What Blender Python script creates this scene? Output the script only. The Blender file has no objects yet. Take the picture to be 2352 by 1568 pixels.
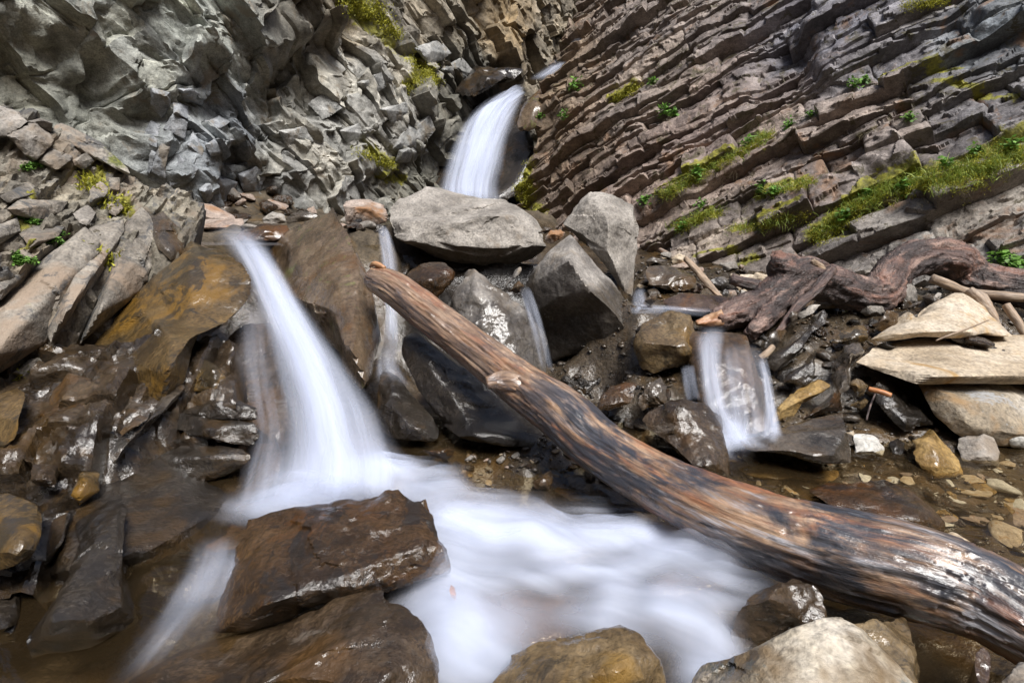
import bpy, bmesh, math, random
import numpy as np
from mathutils import Vector
from mathutils.bvhtree import BVHTree

R = math.radians
SC = bpy.context.scene
COL = SC.collection

# ------------------------------------------------------------------ camera
CAM_H, PITCH, FPX = 1.2, R(16.0), 1307.0          # focal length in units of a 2352 px wide picture
cam_data = bpy.data.cameras.new('camera')
cam_data.sensor_width = 36.0
cam_data.lens = 36.0 * FPX / 2352.0
cam_data.clip_start = 0.05
cam_data.clip_end = 500.0
cam = bpy.data.objects.new('camera', cam_data)
cam.location = (0, 0, CAM_H)
cam.rotation_euler = (R(90) - PITCH, 0, 0)
COL.objects.link(cam)
SC.camera = cam

# ------------------------------------------------------------------ light
SUN_EL, SUN_AZ = 62.0, 150.0       # degrees; azimuth clockwise from +Y (view direction)
world = bpy.data.worlds.new('World')
SC.world = world
world.use_nodes = True
wn = world.node_tree
bg = wn.nodes['Background']
sky = wn.nodes.new('ShaderNodeTexSky')
sky.sky_type = 'NISHITA'
sky.sun_disc = False
sky.sun_elevation = R(SUN_EL)
sky.sun_rotation = R(SUN_AZ)
sky.dust_density = 4.0
sky.air_density = 1.0
sky.ozone_density = 1.0
wn.links.new(sky.outputs[0], bg.inputs[0])
bg.inputs[1].default_value = 0.07
sun_data = bpy.data.lights.new('sun', 'SUN')
sun_data.energy = 3.6
sun_data.angle = R(24)
sun_data.color = (1.0, 0.98, 0.955)
sun = bpy.data.objects.new('sun', sun_data)
az, el = R(SUN_AZ), R(SUN_EL)
sdir = Vector((math.sin(az) * math.cos(el), math.cos(az) * math.cos(el), math.sin(el)))
sun.rotation_euler = sdir.to_track_quat('Z', 'Y').to_euler()
sun.location = (0, 0, 12)
COL.objects.link(sun)
vs = SC.view_settings
vs.view_transform = 'Standard'
vs.look = 'None'
vs.gamma = 1.0
vs.use_curve_mapping = False
vs.exposure = 0.78
cy = SC.cycles
cy.use_denoising = True
cy.transparent_max_bounces = 24
cy.max_bounces = 6
cy.diffuse_bounces = 4
cy.glossy_bounces = 3
cy.caustics_reflective = False
cy.caustics_refractive = False

# ------------------------------------------------------------------ helpers
cP, sP = math.cos(PITCH), math.sin(PITCH)
CAMV = np.array([0, 0, CAM_H])

def P(x, y, d):
    """world point seen in direction (x, y) of the picture at depth d metres"""
    u = (x - 1176.0) / FPX
    v = -(y - 784.0) / FPX
    return np.array([u * d, d * (cP + v * sP), CAM_H + d * (-sP + v * cP)])

def PZ(x, y, z):
    v = -(y - 784.0) / FPX
    return P(x, y, (CAM_H - z) / (sP - v * cP))

def h32(i, j, k, s=0):
    x = (i.astype(np.int64) * 374761393 + j.astype(np.int64) * 668265263 + k.astype(np.int64) * 2147483647 + s * 974711) & 0xFFFFFFFF
    x = ((x ^ (x >> 13)) * 1274126177) & 0xFFFFFFFF
    x = ((x ^ (x >> 16)) * 2246822519) & 0xFFFFFFFF
    return x ^ (x >> 15)

_G = np.array([[1,1,0],[-1,1,0],[1,-1,0],[-1,-1,0],[1,0,1],[-1,0,1],[1,0,-1],[-1,0,-1],[0,1,1],[0,-1,1],[0,1,-1],[0,-1,-1],[1,1,0],[-1,1,0],[0,-1,1],[0,-1,-1]], float)

def noise(p, s=0):
    p = np.asarray(p, float)
    f = np.floor(p)
    i = f.astype(np.int64)
    w = p - f
    t = w * w * w * (w * (w * 6 - 15) + 10)
    out = np.zeros(len(p))
    for a in (0, 1):
        for b in (0, 1):
            for c in (0, 1):
                g = _G[h32(i[:, 0] + a, i[:, 1] + b, i[:, 2] + c, s) & 15]
                dv = (g[:, 0] * (w[:, 0] - a) + g[:, 1] * (w[:, 1] - b) + g[:, 2] * (w[:, 2] - c))
                out += dv * (t[:, 0] if a else 1 - t[:, 0]) * (t[:, 1] if b else 1 - t[:, 1]) * (t[:, 2] if c else 1 - t[:, 2])
    return out

def fbm(p, o=4, s=0, g=0.5):
    r = np.zeros(len(p)); a = 1.0; p = np.asarray(p, float)
    for k in range(o):
        r += a * noise(p, s + k * 17)
        p = p * 2.03 + 3.1
        a *= g
    return r

def rnd(ids, s=0):
    ids = np.asarray(ids)
    return (h32(ids, ids * 0 + 7, ids * 0 + 3, s) & 0xFFFFFF) / float(0xFFFFFF)

def mk_mesh(name, V, F, mat=None, smooth=True, sharp=None, attrs=None):
    V = np.asarray(V, np.float32); F = np.asarray(F, np.int32)
    me = bpy.data.meshes.new(name)
    n, k = F.shape
    me.vertices.add(len(V)); me.vertices.foreach_set('co', V.ravel())
    me.loops.add(n * k); me.loops.foreach_set('vertex_index', F.ravel())
    me.polygons.add(n)
    me.polygons.foreach_set('loop_start', np.arange(0, n * k, k, dtype=np.int32))
    me.polygons.foreach_set('use_smooth', np.full(n, smooth, dtype=bool))
    me.update(calc_edges=True)
    if attrs:
        for an, (ty, arr) in attrs.items():
            at = me.attributes.new(an, ty, 'POINT')
            key = {'FLOAT': 'value', 'FLOAT_VECTOR': 'vector', 'FLOAT_COLOR': 'color'}[ty]
            at.data.foreach_set(key, np.asarray(arr, np.float32).ravel())
    if sharp:
        me.set_sharp_from_angle(angle=R(sharp))
    if mat:
        me.materials.append(mat)
    return me

def link(name, me, loc=(0, 0, 0), parent=None):
    o = bpy.data.objects.new(name, me)
    COL.objects.link(o)
    o.location = loc
    if parent is not None:
        o.parent = parent
    return o

def tag(o, label=None, cat=None, group=None, kind=None):
    if label: o['label'] = label
    if cat: o['category'] = cat
    if group: o['group'] = group
    if kind: o['kind'] = kind
    return o

def empty(name, loc):
    o = bpy.data.objects.new(name, None)
    COL.objects.link(o)
    o.location = loc
    o.empty_display_size = 0.1
    return o

# ------------------------------------------------------------------ materials
class NT:
    def __init__(s, name):
        s.m = bpy.data.materials.new(name)
        s.m.use_nodes = True
        s.t = s.m.node_tree
        s.t.nodes.clear()
        s.out = s.t.nodes.new('ShaderNodeOutputMaterial')
    def n(s, ty, **kw):
        nd = s.t.nodes.new(ty)
        for k, v in kw.items():
            setattr(nd, k, v)
        return nd
    def l(s, a, b):
        s.t.links.new(a, b)
    def val(s, sock, v):
        if hasattr(v, 'node'):
            s.l(v, sock)
        else:
            sock.default_value = v
    def noise(s, vec, scale, detail=5, rough=0.6, dist=0.0):
        n = s.n('ShaderNodeTexNoise')
        s.l(vec, n.inputs['Vector'])
        n.inputs['Scale'].default_value = scale
        n.inputs['Detail'].default_value = detail
        n.inputs['Roughness'].default_value = rough
        n.inputs['Distortion'].default_value = dist
        return n.outputs['Fac']
    def math(s, op, a, b=None, clamp=False):
        n = s.n('ShaderNodeMath', operation=op)
        n.use_clamp = clamp
        s.val(n.inputs[0], a)
        if b is not None: s.val(n.inputs[1], b)
        return n.outputs[0]
    def rng(s, v, a, b, c=0.0, d=1.0, smooth=True):
        n = s.n('ShaderNodeMapRange')
        if smooth: n.interpolation_type = 'SMOOTHSTEP'
        s.val(n.inputs[0], v)
        for i, q in zip((1, 2, 3, 4), (a, b, c, d)):
            s.val(n.inputs[i], q)
        return n.outputs[0]
    def mix(s, f, a, b, mode='MIX'):
        n = s.n('ShaderNodeMix', data_type='RGBA', blend_type=mode)
        s.val(n.inputs[0], f)
        for i, q in ((6, a), (7, b)):
            if hasattr(q, 'node'): s.l(q, n.inputs[i])
            else: n.inputs[i].default_value = (*q, 1) if len(q) == 3 else q
        return n.outputs[2]
    def ramp(s, f, stops):
        n = s.n('ShaderNodeValToRGB')
        e = n.color_ramp.elements
        while len(e) < len(stops): e.new(0.5)
        for el, (p, c) in zip(e, stops):
            el.position = p
            el.color = (*c, 1)
        s.l(f, n.inputs[0])
        return n.outputs[0]
    def mapping(s, vec, scale=(1, 1, 1), rot=(0, 0, 0)):
        n = s.n('ShaderNodeMapping')
        s.l(vec, n.inputs[0])
        n.inputs['Scale'].default_value = scale
        n.inputs['Rotation'].default_value = rot
        return n.outputs[0]
    def bump(s, h, strength, dist, normal=None):
        n = s.n('ShaderNodeBump')
        n.inputs['Strength'].default_value = strength
        n.inputs['Distance'].default_value = dist
        s.l(h, n.inputs['Height'])
        if normal is not None: s.l(normal, n.inputs['Normal'])
        return n.outputs[0]

def rock_mat(name, cols, stain=None, samt=0.4, wet=0.0, wetz=None, bump=0.5, strata=0.0, srot=(0, 0, 0),
             moss=0.0, stain2=None, s2amt=0.25, tint=False, rough=0.82, grain=1.0, wcol=0.42, crack=0.5, wrough=0.16):
    """cols = dark, mid, light of the dry stone; wet = share of the surface under a film of water"""
    t = NT(name)
    tc = t.n('ShaderNodeTexCoord')
    oi = t.n('ShaderNodeObjectInfo')
    geo = t.n('ShaderNodeNewGeometry')
    add = t.n('ShaderNodeVectorMath', operation='ADD')
    cmb = t.n('ShaderNodeCombineXYZ')
    r10 = t.math('MULTIPLY', oi.outputs['Random'], 0.0 if tint else 23.0)
    for i in range(3): t.l(r10, cmb.inputs[i])
    t.l(tc.outputs['Object'], add.inputs[0]); t.l(cmb.outputs[0], add.inputs[1])
    v = add.outputs[0]
    nt = t.n('ShaderNodeTexNoise'); t.l(v, nt.inputs['Vector'])
    nt.inputs['Scale'].default_value = 3.2; nt.inputs['Detail'].default_value = 6; nt.inputs['Roughness'].default_value = 0.66
    n1 = nt.outputs['Fac']
    base = t.ramp(n1, [(0.34, cols[0]), (0.5, cols[1]), (0.68, cols[2])])
    nb = t.noise(v, 15.0, 6, 0.68)
    n2 = t.noise(v, 70.0 * grain, 1, 0.6)
    base = t.mix(1.0, base, t.ramp(n2, [(0.3, (0.7, 0.7, 0.7)), (0.5, (1, 1, 1)), (0.7, (1.22, 1.21, 1.19))]), 'MULTIPLY')
    base = t.mix(1.0, base, t.ramp(nb, [(0.3, (0.62, 0.61, 0.6)), (0.5, (1, 1, 1)), (0.7, (1.25, 1.24, 1.22))]), 'MULTIPLY')
    if strata:
        n5 = t.noise(t.mapping(v, (1.2, 1.2, 26), srot), 1.6, 3, 0.6)
        base = t.mix(t.rng(n5, 0.35, 0.65, 0, strata), base, cols[0])
    if tint:
        at = t.n('ShaderNodeAttribute', attribute_name='tint')
        base = t.mix(1.0, base, at.outputs['Color'], 'MULTIPLY')
        var = t.ramp(oi.outputs['Random'], [(0.0, (0.74, 0.74, 0.76)), (0.5, (1, 1, 1)), (1.0, (1.26, 1.22, 1.15))])
        base = t.mix(1.0, base, var, 'MULTIPLY')
    if stain:
        n3 = t.noise(v, 2.1, 4, 0.72, 0.6)
        base = t.mix(t.rng(n3, 0.62 - samt * 0.32, 0.72 - samt * 0.2, 0, 0.85), base, stain)
    if stain2:
        vv = t.n('ShaderNodeVectorMath', operation='ADD'); t.l(v, vv.inputs[0]); vv.inputs[1].default_value = (7.7, 3.3, 9.1)
        n4 = t.noise(vv.outputs[0], 4.7, 5, 0.75, 0.8)
        base = t.mix(t.rng(n4, 0.64 - s2amt * 0.3, 0.7 - s2amt * 0.25, 0, 0.8), base, stain2)
    if moss:
        sep = t.n('ShaderNodeSeparateXYZ'); t.l(geo.outputs['Normal'], sep.inputs[0])
        f = t.math('MULTIPLY', t.rng(sep.outputs[2], 0.1, 0.7), t.rng(n1, 0.66 - moss * 0.3, 0.74 - moss * 0.25))
        base = t.mix(f, base, t.ramp(n2, [(0.3, (0.05, 0.06, 0.015)), (0.7, (0.15, 0.16, 0.03))]))
    if tint:
        mf = t.rng(t.math('ADD', at.outputs['Alpha'], t.math('MULTIPLY', t.math('SUBTRACT', nb, 0.5), 2.2)), 0.5, 0.85, 0, 0.9)
        base = t.mix(mf, base, t.ramp(nb, [(0.35, (0.08, 0.085, 0.015)), (0.55, (0.2, 0.19, 0.022)), (0.7, (0.36, 0.34, 0.035))]))
    if crack:
        vd = t.n('ShaderNodeVectorMath', operation='ADD')
        sc_ = t.n('ShaderNodeVectorMath', operation='SCALE'); t.l(nt.outputs['Color'], sc_.inputs[0]); sc_.inputs['Scale'].default_value = 0.5
        t.l(v, vd.inputs[0]); t.l(sc_.outputs[0], vd.inputs[1])
        vo = t.n('ShaderNodeTexVoronoi', feature='DISTANCE_TO_EDGE'); t.l(vd.outputs[0], vo.inputs['Vector']); vo.inputs['Scale'].default_value = 2.6
        ck = t.math('MULTIPLY', t.rng(vo.outputs['Distance'], 0.0, 0.013, 1.0, 0.0), t.math('MULTIPLY', t.rng(nb, 0.45, 0.62), crack))
        base = t.mix(t.math('MULTIPLY', ck, 0.7), base, (cols[0][0] * 0.4, cols[0][1] * 0.4, cols[0][2] * 0.4))
    # wetness
    w = 0.0
    if wet or wetz is not None:
        if wet < 1.0 or wetz is not None:
            nw = t.noise(v, 2.6, 3, 0.6, 0.4)
            w = t.rng(nw, 0.72 - wet * 0.55, 0.82 - wet * 0.5) if wet else t.math('MULTIPLY', nw, 0.0)
        else:
            w = t.math('ADD', 1.0, 0.0)
        if wetz is not None:
            sp = t.n('ShaderNodeSeparateXYZ'); t.l(geo.outputs['Position'], sp.inputs[0])
            zz = t.math('ADD', sp.outputs[2], t.math('MULTIPLY', t.math('SUBTRACT', nw, 0.5), 0.5))
            w = t.math('MAXIMUM', w, t.rng(zz, wetz - 0.05, wetz + 0.1, 1.0, 0.0))
        base = t.mix(w, base, t.mix(1.0, base, (wcol, wcol * 0.95, wcol * 0.9), 'MULTIPLY'))
    bs = t.n('ShaderNodeBsdfPrincipled')
    t.l(base, bs.inputs['Base Color'])
    hb = t.math('ADD', nb, t.math('MULTIPLY', n2, 0.12))
    t.l(t.bump(hb, bump, 0.04), bs.inputs['Normal'])
    if hasattr(w, 'node'):
        rr = t.rng(nb, 0.35, 0.7, wrough * 0.7, wrough * 1.7)
        ro = t.n('ShaderNodeMix', data_type='FLOAT')
        t.l(w, ro.inputs[0]); ro.inputs[2].default_value = rough; t.l(rr, ro.inputs[3])
        t.l(ro.outputs[0], bs.inputs['Roughness'])
        t.l(t.math('SUBTRACT', 0.3, t.math('MULTIPLY', w, 0.2)), bs.inputs['Specular IOR Level'])
        t.l(w, bs.inputs['Coat Weight'])
        bs.inputs['Coat Roughness'].default_value = 0.06
        bs.inputs['Coat IOR'].default_value = 1.5
        t.l(t.bump(nb, bump * 0.6, 0.025), bs.inputs['Coat Normal'])
    else:
        bs.inputs['Roughness'].default_value = rough
        bs.inputs['Specular IOR Level'].default_value = 0.3
    t.l(bs.outputs[0], t.out.inputs[0])
    return t.m

GREY = [(0.10, 0.092, 0.085), (0.21, 0.195, 0.18), (0.33, 0.31, 0.285)]
M = {}
M['cliff_left'] = rock_mat('grey_shale', [(0.125, 0.127, 0.124), (0.265, 0.268, 0.26), (0.43, 0.43, 0.415)], stain=(0.19, 0.16, 0.12), samt=0.18, tint=True, bump=0.55, strata=0.25, rough=0.62)
M['cliff_right'] = rock_mat('brown_shale', [(0.10, 0.088, 0.082), (0.205, 0.182, 0.17), (0.34, 0.31, 0.29)], stain=(0.20, 0.125, 0.08), samt=0.2, tint=True, bump=0.6, strata=0.3, rough=0.65, stain2=(0.07, 0.06, 0.03), s2amt=0.3)
M['outcrop'] = rock_mat('tan_shale', [(0.075, 0.07, 0.064), (0.16, 0.149, 0.132), (0.275, 0.258, 0.23)], stain=(0.20, 0.16, 0.12), samt=0.35, stain2=(0.07, 0.072, 0.075), s2amt=0.35, tint=True, bump=0.6, rough=0.75)
M['grey'] = rock_mat('grey_sandstone', GREY, stain=(0.20, 0.165, 0.125), samt=0.35, wetz=0.55, bump=0.5, wcol=0.32)  # wet line raised to darken lower halves, the tilted boulder's shaded side included
M['grey_dry'] = rock_mat('dry_grey_sandstone', [(0.13, 0.118, 0.105), (0.24, 0.222, 0.20), (0.35, 0.325, 0.295)], stain=(0.21, 0.17, 0.13), samt=0.3, bump=0.5, crack=0.25)
M['tan'] = rock_mat('dry_tan_sandstone', [(0.24, 0.19, 0.13), (0.37, 0.305, 0.225), (0.48, 0.42, 0.34)], stain=(0.30, 0.18, 0.06), samt=0.32, bump=0.4, crack=0.25)
M['pale'] = rock_mat('pale_limestone', [(0.3, 0.29, 0.27), (0.46, 0.45, 0.42), (0.6, 0.58, 0.55)], bump=0.35, crack=0.4)
M['pink'] = rock_mat('pinkish_sandstone', [(0.16, 0.12, 0.10), (0.27, 0.215, 0.18), (0.36, 0.30, 0.26)], stain=(0.24, 0.12, 0.05), samt=0.3, bump=0.4, crack=0.2)
M['wet_brown'] = rock_mat('wet_brown_stone', [(0.045, 0.026, 0.011), (0.105, 0.06, 0.025), (0.17, 0.10, 0.043)], stain=(0.18, 0.075, 0.014), samt=0.35, wet=1.0, bump=0.8, wcol=0.4, stain2=(0.035, 0.03, 0.026), s2amt=0.45, wrough=0.15)
M['wet_ochre'] = rock_mat('wet_ochre_stone', [(0.06, 0.042, 0.02), (0.14, 0.095, 0.04), (0.23, 0.16, 0.07)], stain=(0.26, 0.15, 0.03), samt=0.4, wet=1.0, bump=0.5, wcol=0.6, stain2=(0.045, 0.04, 0.03), s2amt=0.5, wrough=0.17)
M['ochre'] = rock_mat('ochre_stone', [(0.085, 0.06, 0.032), (0.165, 0.12, 0.065), (0.26, 0.20, 0.115)], stain=(0.24, 0.14, 0.03), samt=0.18, wet=0.75, bump=0.5, wcol=0.65, stain2=(0.06, 0.05, 0.035), s2amt=0.25)
M['gold'] = rock_mat('golden_stone', [(0.16, 0.10, 0.035), (0.30, 0.20, 0.075), (0.40, 0.29, 0.14)], stain=(0.16, 0.10, 0.04), samt=0.3, wet=0.6, bump=0.5, wcol=0.7)
M['blue_block'] = rock_mat('blue_grey_shale', [(0.14, 0.15, 0.165), (0.25, 0.265, 0.285), (0.36, 0.375, 0.39)], stain=(0.2, 0.17, 0.13), samt=0.2, bump=0.35, rough=0.6, crack=0.3)
M['mottled_tan'] = rock_mat('mottled_tan_stone', [(0.14, 0.115, 0.085), (0.255, 0.215, 0.16), (0.37, 0.34, 0.295)], stain=(0.24, 0.15, 0.07), samt=0.35, stain2=(0.30, 0.31, 0.32), s2amt=0.3, bump=0.4, crack=0.2)
M['slab_tan'] = rock_mat('tan_slab_stone', [(0.10, 0.09, 0.078), (0.195, 0.177, 0.153), (0.31, 0.288, 0.253)], stain=(0.26, 0.20, 0.148), samt=0.4, stain2=(0.065, 0.068, 0.072), s2amt=0.38, bump=0.5, crack=0.3, moss=0.12)
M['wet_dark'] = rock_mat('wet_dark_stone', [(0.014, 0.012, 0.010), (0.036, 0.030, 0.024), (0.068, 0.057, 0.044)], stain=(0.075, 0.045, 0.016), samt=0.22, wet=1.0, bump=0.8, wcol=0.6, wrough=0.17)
M['wet_grey'] = rock_mat('wet_grey_stone', [(0.05, 0.044, 0.037), (0.115, 0.098, 0.08), (0.19, 0.17, 0.145)], stain=(0.13, 0.08, 0.035), samt=0.4, wet=0.9, bump=0.5, wcol=0.55, wrough=0.2)
M['slab_brown'] = rock_mat('wet_tawny_stone', [(0.085, 0.06, 0.038), (0.175, 0.13, 0.088), (0.27, 0.215, 0.155)], stain=(0.15, 0.085, 0.035), samt=0.45, wet=0.8, bump=0.4, wcol=0.62, stain2=(0.16, 0.17, 0.06), s2amt=0.2, wrough=0.24, crack=0.2)
M['reddish'] = rock_mat('wet_reddish_stone', [(0.035, 0.024, 0.018), (0.085, 0.058, 0.044), (0.14, 0.105, 0.082)], stain=(0.14, 0.065, 0.018), samt=0.4, wet=1.0, bump=0.45, wcol=0.7)
M['bed'] = rock_mat('stream_bed_stone', [(0.028, 0.022, 0.015), (0.07, 0.055, 0.037), (0.14, 0.112, 0.078)], stain=(0.11, 0.07, 0.03), samt=0.3, wetz=0.55, bump=0.8, rough=0.8, wcol=0.75)
M['pale_boulder'] = rock_mat('pale_mottled_stone', [(0.17, 0.145, 0.10), (0.34, 0.30, 0.235), (0.50, 0.46, 0.40)], stain=(0.13, 0.085, 0.04), samt=0.5, stain2=(0.11, 0.125, 0.12), s2amt=0.3, wet=0.25, bump=0.5, wcol=0.6, rough=0.5)

M['shale_block'] = rock_mat('grey_shale_block', [(0.125, 0.127, 0.124), (0.265, 0.268, 0.26), (0.43, 0.43, 0.415)], stain=(0.19, 0.16, 0.12), samt=0.25, bump=0.5, rough=0.65)

M['umber'] = rock_mat('wet_umber_stone', [(0.022, 0.015, 0.009), (0.06, 0.042, 0.026), (0.115, 0.083, 0.053)], stain=(0.11, 0.06, 0.02), samt=0.35, wet=1.0, bump=0.6, wcol=0.7, stain2=(0.13, 0.11, 0.09), s2amt=0.12, crack=0.9)
M['bedrock'] = rock_mat('wet_bedrock', [(0.015, 0.012, 0.009), (0.04, 0.032, 0.023), (0.085, 0.068, 0.048)], stain=(0.085, 0.05, 0.016), samt=0.3, tint=True, wet=1.0, bump=0.6, wcol=0.75)

# ------------------------------------------------------------------ terrain
GC = np.array([
 (-1,1,-.3),(0,1,-.3),(1,1,-.3),(-.6,1.8,-.3),(.3,1.8,-.25),(1,1.7,-.2),(-.5,2.2,-.25),(-.1,2.05,-.12),(.3,2.05,-.12),
 (.05,2.3,.04),(.25,2.33,.045),(-.2,2.4,.0),(.0,2.75,-.12),(0,3.2,-.1),(.5,3,-.1),(.5,2.5,-.05),
 (0.85,1.80,-.12),(0.85,1.95,-.12),(0.85,2.10,-.12),(0.85,2.25,-.12),(0.85,2.36,-.12),(1.05,1.80,-.12),(1.05,1.95,-.12),(1.05,2.10,-.12),(1.05,2.25,-.12),(1.05,2.36,-.12),(1.25,1.80,-.12),(1.25,1.95,-.12),(1.25,2.10,-.12),(1.25,2.25,-.12),(1.25,2.36,-.12),(1.45,1.80,-.12),(1.45,1.95,-.12),(1.45,2.10,-.12),(1.45,2.25,-.12),(1.45,2.36,-.12),(1.65,1.80,-.12),(1.65,1.95,-.12),(1.65,2.10,-.12),(1.65,2.25,-.12),(1.65,2.36,-.12),(1.85,1.80,-.12),(1.85,1.95,-.12),(1.85,2.10,-.12),(1.85,2.25,-.12),(1.85,2.36,-.12),(2.05,1.80,-.12),(2.05,1.95,-.12),(2.05,2.10,-.12),(2.05,2.25,-.12),(2.05,2.36,-.12),(2.30,1.80,-.12),(2.30,1.95,-.12),(2.30,2.10,-.12),(2.30,2.25,-.12),(2.30,2.36,-.12),(2.60,1.80,-.12),(2.60,1.95,-.12),(2.60,2.10,-.12),(2.60,2.25,-.12),(2.60,2.36,-.12),
 (2.0,2.65,.05),(2.6,2.6,.08),(1.6,2.8,.05),(1.75,2.62,.03),(2.2,2.5,.02),(2.2,3.2,.14),(3,3.2,.22),(1.15,3.15,.1),(1.3,3.6,.25),(2,4,.33),(3,4,.42),(1.2,4.8,.24),(.8,4,.2),
 (0,4.0,.1),(.3,3.6,.0),(-.6,4.1,.3),(0,5.2,.45),(0,6,.5),(0,9,.7),(1,6,.15),(1,8,.4),(1.6,5.4,.15),(.6,5,.25),
 (-1.6,4.0,.60),(-2,4.8,.66),(-3,5.5,.7),(-1.2,5.5,.7),(-1.0,4.3,.6),(-1.35,3.3,.2),
 (-2,2.4,-.2),(-1.6,1.8,-.35),(-2.5,3.2,.3),(-1.3,2.6,-.2),(-1.0,3.2,.0),(-3.5,3,.6),(-.8,2.7,-.15),(-.5,3.2,-.1),
 (-4,8,1.2),(4,8,1),(0,12,1.0),(6,4,.6),(-6,3,1.0),(0,0,-.3),(3,0,-.2),(-3,0,-.3),(0,-3,-.3)], float)

GC_EXTRA = []                  # where stones of the bank touch the ground

def ground_z(X, Y, fine=True):
    X = np.asarray(X, float); Y = np.asarray(Y, float)
    G_ = np.concatenate([GC, np.array(GC_EXTRA)]) if GC_EXTRA else GC
    w = 1.0 / (((X[:, None] - G_[None, :, 0]) ** 2 + (Y[:, None] - G_[None, :, 1]) ** 2) + 0.01) ** 1.8
    z = (w * G_[None, :, 2]).sum(1) / w.sum(1)
    # unseen gorge sides and downstream slope, added to block low sky light
    up = np.maximum(np.maximum(np.abs(X) - 5.5 - .15 * np.maximum(Y, 0), -Y - 7), 0)
    z = z + np.where(Y < 9, 1.15 * up, 0) * np.clip((9 - Y) / 4, 0, 1)
    if fine:
        p = np.stack([X, Y, X * 0], 1)
        z = z + 0.05 * fbm(p * 2.2, 3, 5) + 0.03 * fbm(p * 9, 3, 9)
    return z

def build_ground():
    xs = np.concatenate([np.linspace(-30, -4, 16)[:-1], np.linspace(-4, 4.5, 300), np.linspace(4.5, 30, 16)[1:]])
    ys = np.concatenate([np.linspace(-30, .4, 18)[:-1], np.linspace(.4, 6, 210), np.linspace(6, 40, 60)[1:]])
    X, Y = np.meshgrid(xs, ys)
    z = ground_z(X.ravel(), Y.ravel())
    V = np.stack([X.ravel(), Y.ravel(), z], 1)
    nx, ny = len(xs), len(ys)
    idx = np.arange(nx * ny).reshape(ny, nx)
    F = np.stack([idx[:-1, :-1], idx[:-1, 1:], idx[1:, 1:], idx[1:, :-1]], -1).reshape(-1, 4)
    me = mk_mesh('stream_bed', V, F, M['bed'])
    tag(link('stream_bed', me), kind='structure')
    return BVHTree.FromPolygons(V.tolist(), F.tolist())


def ray(bvh, x, y):
    d = Vector(P(x, y, 1.0) - CAMV).normalized()
    h, nn, i, t = bvh.ray_cast(Vector(CAMV), d)
    return (None, None) if h is None else (np.array(h), np.array(nn))

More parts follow.
